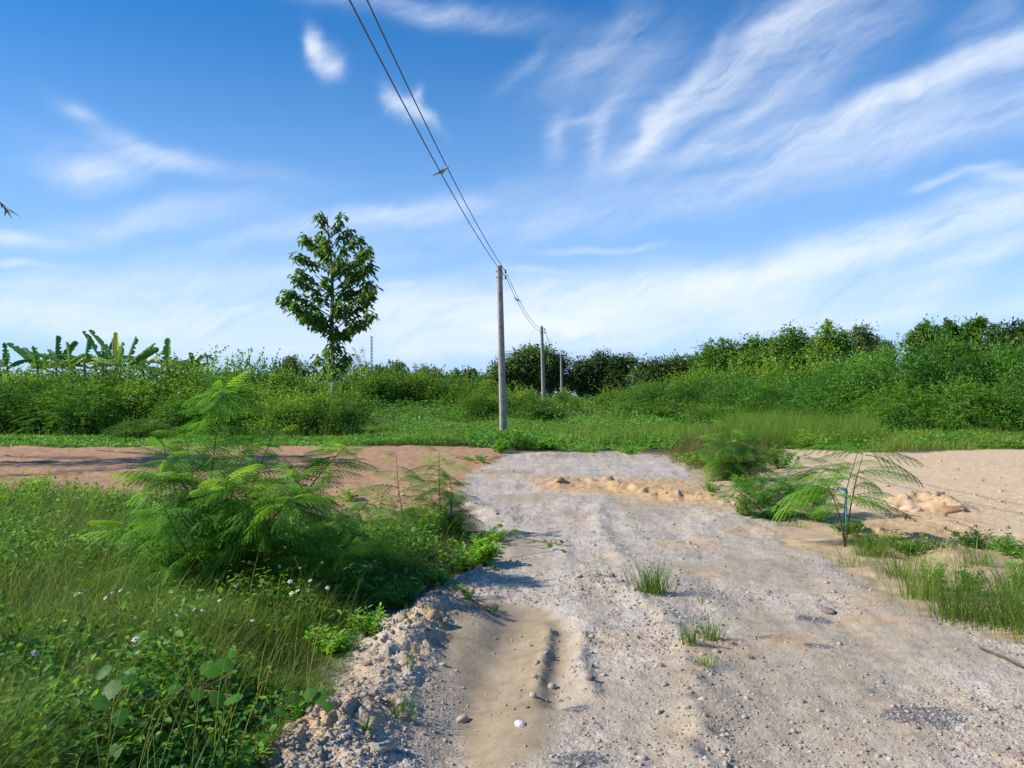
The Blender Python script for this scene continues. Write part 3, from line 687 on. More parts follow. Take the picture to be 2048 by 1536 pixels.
def proto_bush(name, mat, nclump, nleaf, L, W, cr, seed, lobes=8, six=False, cat='bush', stems=5, tall=1.0, feather=False):
    lobes = 9
    """unit bush: about 1 m radius, 1 m tall; leaf sizes given in those units"""
    root = thing(name, 'x', cat)
    g = Geo(); rs = random.Random(seed)
    for i in range(lobes):
        a = i * 2.4 + rs.random(); q = rs.uniform(.25, .62) if i else 0
        rz = rs.uniform(.28, .46) if i else .62; zc = rs.uniform(.12, .45) if i else .30
        clumpy(g, (q * math.cos(a), q * math.sin(a), zc), (rs.uniform(.30, .46), rs.uniform(.30, .46), rz), nclump // lobes, nleaf, L, W, cr, RG, nseed=seed * 10 + i, six=six, base=.5)
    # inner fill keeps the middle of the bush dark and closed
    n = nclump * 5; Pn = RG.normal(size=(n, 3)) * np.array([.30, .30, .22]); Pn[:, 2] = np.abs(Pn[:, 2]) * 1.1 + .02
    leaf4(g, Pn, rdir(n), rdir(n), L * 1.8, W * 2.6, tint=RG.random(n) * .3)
    # shoots that stick out of the top
    for i in range(10):
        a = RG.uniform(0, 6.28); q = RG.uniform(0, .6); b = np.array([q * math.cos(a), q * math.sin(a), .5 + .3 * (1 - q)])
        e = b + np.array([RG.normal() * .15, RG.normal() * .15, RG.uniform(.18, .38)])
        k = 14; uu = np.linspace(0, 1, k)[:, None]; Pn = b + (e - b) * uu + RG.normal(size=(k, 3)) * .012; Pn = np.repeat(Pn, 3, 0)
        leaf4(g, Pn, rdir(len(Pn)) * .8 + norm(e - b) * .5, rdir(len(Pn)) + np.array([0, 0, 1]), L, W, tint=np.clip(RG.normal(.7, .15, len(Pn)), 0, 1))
    if feather:                                  # arching feathery sprays, pinnae as fine slips
        nf = 260
        d = rdir(nf); d[:, 2] = np.abs(d[:, 2]); b = d * np.array([.72, .72, .72]) + np.array([0, 0, .1])
        for i in range(nf):
            hd = norm(d[i] + RG.normal(size=3) * .35); Lf = RG.uniform(.16, .28); k = 9
            uu = (np.arange(1, k + 1) / k)[:, None]; rac = b[i] + hd * Lf * uu - np.array([0, 0, 1]) * Lf * .45 * uu ** 2
            sd = norm(np.cross(hd, np.array([0, 0, 1.0])))
            for sg in (-1, 1):
                leaf4(g, rac, np.broadcast_to(sg * sd + hd * .5 - np.array([0, 0, .25]), (k, 3)), np.broadcast_to(np.array([0, 0, 1.0]), (k, 3)) + RG.normal(size=(k, 3)) * .2, .07, .017, tint=RG.uniform(.3, .95))
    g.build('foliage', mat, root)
    g = Geo()
    for i in range(stems):
        a = rs.uniform(0, 6.28); q = rs.uniform(.2, .5)
        pts = np.array([(.05 * math.cos(a), .05 * math.sin(a), -.1), (q * .4 * math.cos(a), q * .4 * math.sin(a), .3), (q * math.cos(a), q * math.sin(a), .75)])
        tube(g, pts, [.018, .013, .005], 5)
    g.build('stem', M_wood, root)
    return root
PROTOS = {}
def use(key, loc, rz, sc, label, group=None):
    if key not in PROTOS:
        PROTOS[key] = MAKE[key](); PROTOS[key]['_n'] = 0
    r = PROTOS[key]
    if r['_n'] == 0:
        r['_n'] = 1; r.location = loc; r.rotation_euler = (0, 0, rz); r.scale = sc; tag(r, label, None, group); return r
    o = dup(r, loc, rz, sc, label, group); return o
MAKE = {
 'broadA': lambda: proto_bush('leafy_bush', M_bush, 420, 34, .040, .026, .085, 1),
 'broadB': lambda: proto_bush('leafy_bush', M_bush, 440, 34, .042, .024, .075, 2, lobes=5),
 'broadC': lambda: proto_bush('leafy_bush', M_bush, 380, 38, .036, .026, .095, 3, lobes=5),
 'featA': lambda: proto_bush('feathery_bush', M_feather, 460, 46, .042, .012, .085, 4, feather=True),
 'featB': lambda: proto_bush('feathery_bush', M_feather, 480, 46, .040, .012, .080, 5, lobes=5, feather=True),
 'featC': lambda: proto_bush('feathery_bush', M_feather, 440, 48, .044, .012, .090, 6, lobes=6, feather=True),
}
def bush(key, px, w, top, d, label, group, depth=None, seed=0):
    x = (px - 1024) / F * d; z0 = .7 * float(sstep(38, 62, np.array(d)))
    h = CAMH + (HOR - top) / F * d - z0; r = w / F * d / 2
    return use(key, (x, d, z0 - .05), seed * 1.7 + px * .013, (r / .78, (depth or r) / .78, h / .88), label, group)

# ---- the long bank of bushes on the left
G1 = 'bushes in the tall bank on the left'
rowb = [(-150,240,742),(-20,220,738),(105,210,742),(225,210,738),(330,190,732),(420,170,726),(500,150,722),(590,150,752),(665,130,780)]
for i, (px, w, top) in enumerate(rowb):
    bush(('broadB', 'broadA', 'broadC')[i % 3], px, w * 1.12, top - (0 if px < 460 else 0), 40.5 + (i % 2) * 1.5, ['tall leafy bush outside the left edge, behind the bank', 'tall bush at the very left edge under the first banana leaves', 'tall bush under the left end of the banana plants', 'tall bush under the middle of the banana plants', 'tall bush below the right end of the banana plants', 'tall bush just left of the foreground shrub tip', 'tallest shaggy bush of the left bank, with shoots above the skyline', 'low bush in the dip between the shaggy bush and the lone tree', 'bush wrapped around the foot of the lone tall tree'][i], G1, seed=i)
rowf = [(-120,230,775,'featB'),(30,230,768,'featA'),(170,210,775,'featC'),(310,200,772,'broadA'),(430,190,770,'featB'),(530,150,778,'broadC')]
for i, (px, w, top, k) in enumerate(rowf):
    bush(k, px, w * 1.1, top - 6, 37.0 + (i % 2), 'dark spreading bush, ' + ORD[i] + ' from the left in the front row of the left bank', G1, seed=i + 3)
bush('broadC', 590, 170, 792, 35, 'rounded bush jutting out in front of the left bank', G1, seed=5)
bush('broadB', 655, 120, 800, 34.5, 'low rounded bush below the lone tall tree', G1, seed=8)
bush('broadA', 285, 130, 838, 33.0, 'low vine covered mound in front of the dark left bank', G1, seed=2)
# ---- behind the middle of the view
G2 = 'bushes along the middle of the background'
for i, (px, w, top, d, k) in enumerate([(720,130,740,58,'broadB'),(790,120,742,60,'broadC'),(850,120,748,61,'broadA'),(915,120,752,59,'broadB'),(965,90,765,57,'broadC')]):
    bush(k, px, w * 1.15, top, d, ORD[i] + ' bush from the left between the lone tree and the nearest pole', G2, seed=i)
for i, (px, w, top, d, k, lb) in enumerate([(960,75,785,44,'broadA','bright bush just left of the nearest pole'),(1040,110,778,47,'broadC','bush seen between the nearest and the middle pole'),(1085,85,800,44,'broadB','bright bush hiding the foot of the middle pole'),(905,60,815,48,'broadA','small bush in the vines left of the nearest pole'),(1126,40,778,66,'broadB','bush hiding the foot of the farthest pole'),
        (1147,20,790,56,'broadC','slim vine covered sapling right of the farthest pole'),(1202,18,792,58,'broadA','slim vine covered sapling in the open middle of the field')]):
    bush(k, px, w * 1.1, top, d, lb, G2, seed=i + 5)
# ---- hedge running to the right
G3 = 'bushes in the low hedge right of centre'
for i, (px, w, top, d, k) in enumerate([(1250,110,775,56,'broadA'),(1320,130,768,53,'featA'),(1400,130,764,50,'featB'),(1480,140,762,47,'featC'),(1560,150,762,44,'featA'),(1640,150,758,41,'featB')]):
    bush(k, px, w * 1.2, top, d, ORD[i] + ' bush from the left in the low hedge right of the poles', G3, seed=i)
for i, (px, w, top, d, k) in enumerate([(1330,100,800,46,'broadB'),(1420,90,808,43,'broadC'),(1270,70,800,50,'featA')]):
    bush(k, px, w * 1.2, top, d, ('bright vine covered bush in front of the low hedge', 'small bright bush at the foot of the low hedge', 'dark bush at the left end of the low hedge')[i], G3, seed=i + 7)
for i, (px, w, top, d, k) in enumerate([(1400,110,742,60,'broadC'),(1470,120,735,58,'broadA'),(1550,130,728,57,'broadB'),(1630,130,722,56,'broadC'),(1710,120,728,56,'broadA'),(1300,110,768,75,'broadB')]):
    bush(k, px, w * 1.2, top, d, ('vine hung bush under the leftmost of the right trees', 'vine hung bush under the peaked dark tree', 'vine hung bush under the rounded tree', 'vine hung bush under the highest right tree', 'vine hung bush under the hazy blue green tree', 'low bush under the low spreading mango tree')[i], 'bushes at the foot of the right trees', seed=i + 2)
G4 = 'big feathery bushes on the right'
for i, (px, w, top, d, k, lb) in enumerate([(1700,180,738,38,'featC','feathery bush at the left end of the big right thicket'),(1775,190,708,37,'featA','feathery bush left of the highest crest of the right thicket'),(1880,210,690,35.5,'featB','tallest feathery bush of the right thicket'),(1990,220,698,35,'featC','feathery bush touching the right edge of view'),(2110,220,700,35,'featA','feathery bush just beyond the right edge'),
        (1800,150,775,33.5,'featB','dark front bush at the left foot of the right thicket'),(1910,160,770,32.5,'featA','dark front bush in the middle foot of the right thicket'),(2020,170,765,32,'featC','dark front bush at the right foot of the thicket')]):
    bush(k, px, w * 1.2, top, d, lb, G4, seed=i)

# ---- trees
def tree(px, d, base_z, lobes, mat, label, cat='tree', name='leafy_tree', L=.22, W=.10, cr=.34, dens=1.0, tm=None, trunk_r=.13, group=None, six=False, bare=.5):
    """lobes: (px, py, r_px, squash) blobs of crown in the photo; trunk reaches into each"""
    x = (px - 1024) / F * d
    root = thing(name, label, cat, (x, d, base_z), 0, group)
    g = Geo(); gt = Geo(); z0 = np.array([x, d, base_z])
    cs = []
    for i, (lx, ly, r, q) in enumerate(lobes):
        r = r * (.8 + .3 * RG.random()) * (1.3 if r > 36 and name == 'leafy_tree' else 1.08 if name == 'leafy_tree' else 1); c = at(lx, ly, d) - z0; c[1] += RG.uniform(-.6, .6) * r / F * d; R = r / F * d
        cs.append((c, R))
        nc = max(12, int(46 * dens * (R / 1.2) ** 1.6))
        clumpy(g, c, (R, R, R * q), nc, 26, L, W, cr, RG, shell=(.45, 1.0), nseed=int(lx) + i, base=1.1, six=six, hang=.4)
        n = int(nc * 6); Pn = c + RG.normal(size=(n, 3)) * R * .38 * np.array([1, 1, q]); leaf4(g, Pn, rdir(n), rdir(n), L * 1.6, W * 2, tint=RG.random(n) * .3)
    for c, R in cs:
        for k in range(3 if name == 'leafy_tree' else 0):
            a = RG.uniform(0, 6.28); b0 = c + np.array([math.cos(a) * R * .5, math.sin(a) * R * .5, R * q * .6]); e0 = b0 + np.array([RG.normal() * .25, RG.normal() * .25, RG.uniform(.3, .8)])
            uu = RG.random(70)[:, None]; Pn = b0 + (e0 - b0) * uu + RG.normal(size=(70, 3)) * (.05 + .22 * (1 - uu))
            leaf4(g, Pn, rdir(70), rdir(70) + np.array([0, 0, 1]), L, W, tint=np.clip(RG.normal(.6, .2, 70), 0, .97))
    g.build('crown', mat, root)
    mz = np.mean([c[2] for c, R in cs]); fork = np.array([RG.normal() * .1, 0, mz * bare])
    tube(gt, [(0, 0, -.3), (RG.normal() * .08, 0, fork[2] * .5), fork], [trunk_r * 1.25, trunk_r, trunk_r * .8], 8)
    for c, R in cs:
        m = (fork + c) / 2 + RG.normal(size=3) * .12; tube(gt, [fork, m, c], [trunk_r * .55, trunk_r * .35, trunk_r * .12], 6)
    gt.build('trunk', tm or M_wood, root)
    return root
Gm = 'round dark mango trees in the background'
tree(1050, 108, .7, [(1010,745,32,.8),(1045,725,30,.9),(1085,720,30,.8),(1030,765,36,.7),(1075,750,36,.9),(1105,755,34,.8),(1118,725,18,.8),(985,765,18,.7),(1060,705,16,.7)], M_mango, 'wide dark mango tree behind the two nearer poles', name='mango_tree', trunk_r=.22, group=Gm, L=.38, W=.14, cr=.42, dens=.85)
tree(1200, 108, .7, [(1165,745,32,.9),(1200,728,32,.85),(1240,735,30,.9),(1180,765,34,.7),(1225,762,36,.8),(1254,728,15,.8),(1150,765,20,.8)], M_mango, 'dome shaped mango tree, middle one of the three', name='mango_tree', trunk_r=.22, group=Gm, L=.38, W=.14, cr=.42, dens=.85)
tree(1340, 104, .7, [(1290,750,28,.9),(1320,738,30,.8),(1358,735,28,.8),(1395,732,26,.8),(1300,765,30,.8),(1345,758,34,.7),(1390,755,30,.8)], M_mango, 'low spreading mango tree touching the taller trees on the right', name='mango_tree', trunk_r=.2, group=Gm, L=.38, W=.14, cr=.42, dens=.85)
Gr = 'tall trees behind the right hedge'
tree(1430, 66, .7, [(1425,715,30,.9),(1455,705,24,.9),(1440,740,38,.7),(1405,735,20,.9)], M_bush, 'leafy tree at the left end of the tall right trees', L=.2, W=.11, group=Gr)
tree(1510, 64, .7, [(1500,705,28,1.1),(1535,700,26,1),(1515,735,42,.8),(1480,735,26,.8)], M_bush, 'dark tree with a peaked crown, left of the highest right tree', L=.2, W=.11, group=Gr)
tree(1590, 62, .7, [(1590,685,30,.9),(1570,705,30,.9),(1615,705,28,.9),(1590,740,46,.8)], M_bush, 'rounded vine hung tree left of the highest right tree', L=.2, W=.11, group=Gr)
tree(1660, 60, .7, [(1650,668,15,1.3),(1665,690,26,.9),(1640,700,26,.9),(1690,690,18,.9),(1665,730,50,.8)], M_bush, 'highest tree of the right group with a thin leafy tip', L=.2, W=.10, group=Gr)
tree(1740, 78, .7, [(1725,672,17,1),(1745,690,22,.9),(1765,705,20,.9),(1715,695,14,1),(1740,725,44,.6)], M_dist, 'hazy blue green tree in the gap between the right groups', L=.26, W=.13, group=Gr, dens=.8)
tree(1860, 66, .7, [(1850,664,15,.9),(1870,680,26,.9),(1835,690,22,.8),(1860,720,46,.7)], M_bush, 'pale topped tree rising behind the tall right thicket', L=.22, W=.12, group=Gr)
tree(1930, 64, .7, [(1907,658,13,1.2),(1925,680,24,1),(1950,668,17,1),(1960,655,12,1),(1930,715,46,.7)], M_bush, 'open crowned tree with two tips behind the right thicket', L=.24, W=.14, group=Gr)
tree(2030, 60, .7, [(2010,685,32,.9),(2045,675,30,.9),(2030,710,46,.7)], M_mango, 'dark broad tree at the right edge below the palm', L=.24, W=.12, group=Gr)
Gs = 'small trees on the far skyline'
tree(645, 75, .7, [(585,745,20,.9),(600,758,24,.7),(575,735,9,1)], M_dist, 'small bushy tree poking over the bank left of the lone tree', L=.24, W=.12, group=Gs, trunk_r=.08)
tree(770, 80, .7, [(762,750,14,.9),(795,740,14,1),(780,762,24,.6)], M_mango, 'pair of dark round treetops right of the bamboo', L=.26, W=.12, group=Gs, trunk_r=.1)
tree(860, 85, .7, [(860,757,26,.6),(885,765,22,.6)], M_dist, 'low brownish treetop on the skyline in the middle', L=.28, W=.14, group=Gs, trunk_r=.1)
tree(930, 84, .7, [(925,762,22,.6),(945,758,12,.8)], M_dist, 'low dark treetop left of the wide mango tree', L=.28, W=.14, group=Gs, trunk_r=.1)

def teak():
    d = 50.0; base = np.array([(667 - 1024) / F * d, d, .4]); s = d / F
    root = thing('teak_tree', 'tall lone tree with big drooping leaves, standing above the left bank', 'tree', base)
    def L(px, py, dy=0): return at(px, py, d) + np.array([0, dy, 0]) - base
    trunk = [L(667, 830), L(666, 760), L(664, 700), L(663, 650), L(665, 600), L(664, 550), L(660, 500), L(656, 460), L(655, 432)]
    g = Geo(); tube(g, trunk, np.array([.17, .155, .145, .13, .11, .09, .065, .04, .02]), 9)
    leafg = Geo()
    br = [((660,470),(640,445),(643,432)),((661,470),(682,448),(684,434)),((661,485),(685,462),(700,462)),((662,500),(620,482),(598,470)),((662,505),(635,480),(625,470)),
          ((662,510),(700,485),(722,480)),((664,530),(620,515),(600,517)),((664,535),(715,515),(745,512)),((664,545),(700,525),(730,490)),
          ((664,560),(715,540),(738,528)),((664,565),(620,555),(597,545)),((664,575),(705,560),(735,545)),((664,585),(625,570),(600,562)),((664,590),(715,575),(743,566)),
          ((665,610),(610,590),(580,588)),((665,615),(600,615),(567,598)),((665,630),(620,625),(590,625)),((665,625),(700,605),(752,585)),((665,640),(715,615),(745,592)),
          ((665,650),(640,640),(605,630)),((665,655),(640,648),(600,612)),((664,665),(700,655),(752,634)),((664,668),(690,650),(725,645)),((665,600),(640,590),(625,600)),((664,590),(690,590),(700,580)),
          ((664,520),(660,500),(650,480)),((664,540),(650,520),(640,505)),((664,560),(680,540),(690,520)),((664,600),(660,575),(655,560)),((665,640),(675,620),(690,615)),((665,650),(650,640),(640,625)),
          ((664,680),(672,672),(682,664)),((665,700),(655,690),(652,705)),((665,700),(678,690),(680,702)),((665,730),(645,712),(628,718)),((666,735),(690,712),(694,715)),((666,735),(675,722),(684,730)),((666,735),(652,725),(648,735)),((666,745),(672,738),(680,748))]
    for bi, pts in enumerate(br):
        dy = RG.uniform(-1.6, 1.6) if bi > 2 else RG.uniform(-.4, .4)
        sx = abs(pts[2][0] - pts[0][0]); p0 = L(pts[0][0], pts[0][1] + .30 * sx); p1, p2 = L(pts[1][0], pts[1][1] + .12 * sx, dy * .55), L(*pts[2], dy)
        uu = np.linspace(0, 1, 7)[:, None]; c = p0 * (1 - uu) ** 2 + 2 * p1 * uu * (1 - uu) + p2 * uu ** 2
        c2 = p1 * 0 + c; tube(g, c, np.linspace(.045, .015, 7), 5)
        ln = np.linalg.norm(p2 - p0); k = max(5, int(ln / .125))
        for j in range(k):
            t = .28 + .74 * (j + RG.random() * .6) / k; t = min(t, 1)
            q = p0 * (1 - t) ** 2 + 2 * p1 * t * (1 - t) + p2 * t ** 2
            m = RG.integers(3, 6) if t < .85 else 8
            a = RG.uniform(0, 6.28, m); D = np.stack([np.cos(a), np.sin(a), RG.uniform(-.75, .15, m)], 1)
            leaf6(leafg, q + RG.normal(size=(m, 3)) * np.array([.13, .13, .17]), D, np.array([0, 0, 1.0]) + RG.normal(size=(m, 3)) * .25, RG.uniform(.26, .46, m), RG.uniform(.15, .26, m), fold=.3, droop=.45, tint=np.clip(RG.normal(.5, .22, m), 0, .94))
    # leaves hugging the trunk low down
    for py in np.linspace(640, 722, 15):
        m = 4; a = RG.uniform(0, 6.28, m); D = np.stack([np.cos(a), np.sin(a), RG.uniform(-.9, -.1, m)], 1)
        leaf6(leafg, L(665, py) + D * .12, D, np.array([0, 0, 1.0]) + RG.normal(size=(m, 3)) * .25, RG.uniform(.3, .5, m), RG.uniform(.15, .26, m), fold=.3, droop=.45, tint=np.clip(RG.normal(.5, .2, m), 0, .9))
    leaf6(leafg, L(597, 614)[None] + RG.normal(size=(4, 3)) * .1, rdir(4) - np.array([0, 0, .6]), rdir(4) + np.array([0, 0, 1.]), .4, .24, tint=1.0)
    g.build('trunk', M_pale, root, True); leafg.build('crown', M_teak, root)
teak()

def banana(px, py, d, leaves, label):
    """leaves: (angle from vertical in the picture plane, length px, kind)"""
    x = (px - 1024) / F * d; z0 = .3; root = thing('banana_plant', label, 'banana plant', (x, d, z0), 0, 'banana plants above the left bank')
    top = CAMH + (HOR - py) / F * d - z0
    g = Geo(); tube(g, [(0, 0, -.3), (.04, 0, top * .5), (.02, 0, top)], [.14, .11, .06], 9); g.build('stem', M_stem, root, True)
    gl = Geo()
    for (ang, lpx, dy, bend) in leaves:
        Lb = lpx * 1.12 / F * d; a = math.radians(ang); k = 26
        dirn = np.array([math.sin(a), dy, math.cos(a)]); dirn /= np.linalg.norm(dirn)
        side = np.array([math.cos(a), RG.normal() * .6, -math.sin(a)]); side = norm(side - dirn * side.dot(dirn)); U = np.cross(side, dirn)
        uu = np.linspace(0, 1, k); hd = np.array([np.sign(a + 1e-6), 0, 0])
        mid = np.array([0, 0, top * .96]) + dirn * (uu * Lb)[:, None] + (uu ** 2.2 * bend * Lb)[:, None] * (hd * .5 - np.array([0, 0, .6]))
        w = .23 * np.sin(np.clip((uu - .10) / .96, 0, 1) ** .6 * math.pi * .88) ** .6 * (uu > .1); w = np.clip(w, .012, None) * RG.uniform(.85, 1.15) * (1 + .12 * RG.normal(size=k))
        w = w * 1.12 * np.where(RG.random(k) < .16, .45, 1) * np.where(uu > .15, 1, .8); w[-1] = .09
        fd = .75
        Lp = mid - side * w[:, None] * .8 - U * (w * fd)[:, None]; Rp = mid + side * w[:, None] * .8 - U * (w * fd)[:, None]
        V = np.stack([Lp, mid, Rp], 1).reshape(-1, 3); Q = []
        for i in range(k - 1): Q += [(3 * i, 3 * i + 1, 3 * i + 4, 3 * i + 3), (3 * i + 1, 3 * i + 2, 3 * i + 5, 3 * i + 4)]
        gl.add(V, Q, 1.0 if RG.random() < .08 else RG.uniform(.1, .92))
    gl.build('foliage', M_banana, root)
bl = ['first', 'second', 'third', 'fourth', 'fifth', 'sixth', 'seventh', 'eighth', 'ninth', 'tenth', 'eleventh']
bs = [(14,735,[(-3,48,0,.1),(40,40,.3,.6),(-50,40,.2,.6)]),
      (75,742,[(-42,75,0,.15),(-32,62,.3,.2),(-2,48,-.2,.1),(45,60,.2,.7),(15,45,.3,.4)]),
      (112,738,[(0,62,0,.05),(30,62,.1,.1),(-50,50,.2,.7),(-20,50,.3,.3),(62,55,-.2,.8)]),
      (138,738,[(2,50,-.3,.0),(-55,70,.1,.35),(20,40,.3,.5)]),
      (168,728,[(6,54,0,.05),(50,50,.2,.7),(-45,48,-.1,.6),(65,55,.1,.5)]),
      (205,728,[(-30,70,0,.05),(-12,50,.3,.1),(12,52,.1,.2),(-60,50,.2,.4),(-75,45,-.2,.4)]),
      (232,730,[(-2,60,.1,.0),(-36,80,0,.05),(18,48,-.3,.1),(-50,45,.2,.5)]),
      (250,732,[(46,68,0,.12),(52,64,.25,.12),(10,60,.2,.1),(-25,58,.1,.1),(80,60,0,.6),(-70,50,.1,.6)]),
      (285,738,[(-40,50,.1,.5),(35,50,.2,.2),(85,60,.1,.7),(5,40,-.3,.3)]),
      (334,735,[(2,54,0,.03),(-60,50,.2,.6),(65,40,.1,.7)]),
      (385,738,[(-8,32,0,.1),(40,30,.2,.6),(20,32,.1,.2),(-50,36,.2,.5)])]
for i, (px, py, lv) in enumerate(bs):
    banana(px, py - 4, 47 + (i % 3), lv, 'banana plant, ' + bl[i] + ' from the left of those above the bank')
banana(700, 762, 62, [(40,45,0,.3),(55,50,.2,.5),(-40,40,.1,.5),(10,30,.2,.3)], 'banana plant with slanting leaves right of the lone tree')
banana(955, 765, 66, [(-12,30,0,.1),(40,30,.2,.7),(-55,32,.1,.7),(70,30,0,.5)], 'banana plant with one upright leaf left of the nearest pole')
banana(905, 772, 64, [(-50,30,0,.3),(35,28,.2,.5),(60,34,.1,.7)], 'low banana plant on the skyline in the middle')

def palm(px, py, d, lf, label, n=14, dirs=None, name='coconut_palm', trunk_r=.13, z0=.7, nl=34):
    x = (px - 1024) / F * d; root = thing(name, label, 'palm tree', (x, d, z0)); top = CAMH + (HOR - py) / F * d - z0
    g = Geo(); tube(g, [(0, 0, -.2), (.1, 0, top * .5), (0, 0, top)], [trunk_r * 1.4, trunk_r, trunk_r * .9], 8); g.build('trunk', M_pale, root, True)
    gl = Geo()
    for i in range(n):
        a = i * 2.399 + RG.uniform(-.2, .2); el = RG.uniform(-.15, 1.25)
        if dirs and i < len(dirs): a, el = dirs[i][:2]
        Lf = lf * RG.uniform(.85, 1.1) if not (dirs and i < len(dirs) and len(dirs[i]) > 2) else dirs[i][2]
        uu = np.linspace(0, 1, nl); hd = np.array([math.cos(a), math.sin(a), 0]); arc = np.stack([Lf * uu * math.cos(el)] * 2 + [0 * uu], 1) * hd
        arc[:, 2] = Lf * (uu * math.sin(el) - uu ** 2 * (.38 + .25 * math.cos(el))) + top
        tube(gl, arc[::3], np.linspace(.03, .008, len(arc[::3])), 4, .6)
        sd = np.array([-math.sin(a), math.cos(a), 0])
        for sg in (-1, 1):
            m = nl - 4; LL = lf * .24 * np.sin(np.linspace(.35, 1, m) * math.pi * .96) ** .5
            leaf4(gl, arc[4:], np.broadcast_to(sg * sd * .8 + hd * .45, (m, 3)) - np.array([0, 0, .55]) + RG.normal(size=(m, 3)) * .12, np.broadcast_to(np.array([0, 0, 1.]), (m, 3)) + RG.normal(size=(m, 3)) * .2, np.maximum(LL, .2), .05 + .006 * d / 10, tint=RG.random(m) * .9, mid=.3)
    gl.build('crown', M_palm, root)
    return root
palm(348, 735, 58, 1.7, 'young coconut palm with pale fronds at the right end of the banana plants', n=11)
palm(415, 714, 120, 1.3, 'distant dark fan palm small on the left skyline', n=22, name='sugar_palm', nl=14)
palm(640, 752, 66, 2.2, 'small coconut palm whose fronds show left of the lone tree', n=11)
palm(948, 762, 95, 1.2, 'tiny dark palm left of the wide mango tree', n=14, nl=16)
palm(2012, 690, 62, 2.4, 'dark coconut palm at the right edge of the skyline', n=16)
# the palm off to the left whose frond tip hangs into view
tp = at(9, 388, 20.0); pcx = -18.7; pz = 7.6
ang = math.atan2(tp[1] - 19.4, tp[0] - pcx)
ppx = 1024 + pcx / 19.4 * F
palm(ppx, HOR - (pz - CAMH) / 19.4 * F, 19.4, 4.6, 'tall coconut palm outside the left edge, one drooping frond tip reaching into view', n=17, dirs=[(ang, .42, 7.15)], z0=0, nl=60, trunk_r=.17)

def bamboo():
    d = 66; root = thing('bamboo', 'pale feathery bamboo shoot standing over the hedge right of the lone tree', 'bamboo', (at(728, 760, d)[0], d, .7))
    base = np.array(root.location); g = Geo(); gl = Geo()
    for (a, b) in (((735,790),(722,702)),((735,790),(712,712)),((738,790),(745,735)),((725,790),(695,740)),((840,800),(843,732)),((815,800),(808,738))):
        p0, p1 = at(*a, d) - base, at(*b, d) - base; uu = np.linspace(0, 1, 20)[:, None]; c = p0 + (p1 - p0) * uu; c[:, 0] += uu[:, 0] ** 3 * -.25
        tube(g, c[::3], np.linspace(.03, .008, len(c[::3])), 5)
        Pn = np.repeat(c[6:], 16, 0); n = len(Pn)
        D = np.stack([RG.choice([-1, 1], n) * 1.0, RG.normal(size=n) * .6, RG.uniform(.1, .8, n)], 1)
        leaf4(gl, Pn + norm(D) * RG.uniform(0, .35, (n, 1)), D, rdir(n), .34, .035, tint=RG.random(n))
    g.build('stem', M_stem, root); gl.build('foliage', M_dist, root)
bamboo()
def mast():
    d = 140.0; p = at(743, 800, d); root = thing('radio_mast', 'thin lattice mast far away on the skyline, right of the lone tree', 'mast', (p[0], d, .7))
    top = CAMH + (HOR - 672) / F * d - .7; g = Geo(); r = .17
    for k in range(3):
        a = k * 2.094; tube(g, [(r * math.cos(a), r * math.sin(a), 0), (r * math.cos(a), r * math.sin(a), top)], .035, 5)
    n = 20
    for i in range(n):
        for k in range(3):
            a, b = k * 2.094, (k + 1) * 2.094; z0_, z1_ = top * i / n, top * (i + 1) / n
            tube(g, [(r * math.cos(a), r * math.sin(a), z0_), (r * math.cos(b), r * math.sin(b), z1_)], .03, 4)
    g.build('lattice', M_iron, root)
mast()

# ---- far wood along the horizon
def far_wood():
    g = Geo()
    for ring, (d0, top) in enumerate(((118, 4.6), (150, 6.2))):
        for a in np.arange(-1.25, 1.25, .022):
            x = d0 * math.sin(a); y = d0 * math.cos(a); h = top * (.7 + .6 * vnoise(np.array([a * 30.]), np.array([ring * 3.]), 3)[0])
            clumpy(g, (x, y, .6 + h * .45), (2.6, 2.2, h * .55), 22, 16, .6, .35, .55, RG, nseed=int(a * 1000) % 97, base=1)
    o = g.build('far_wood', M_dist); tag(o, 'low dark wood far off along the whole horizon', 'wood', kind='stuff')
far_wood()

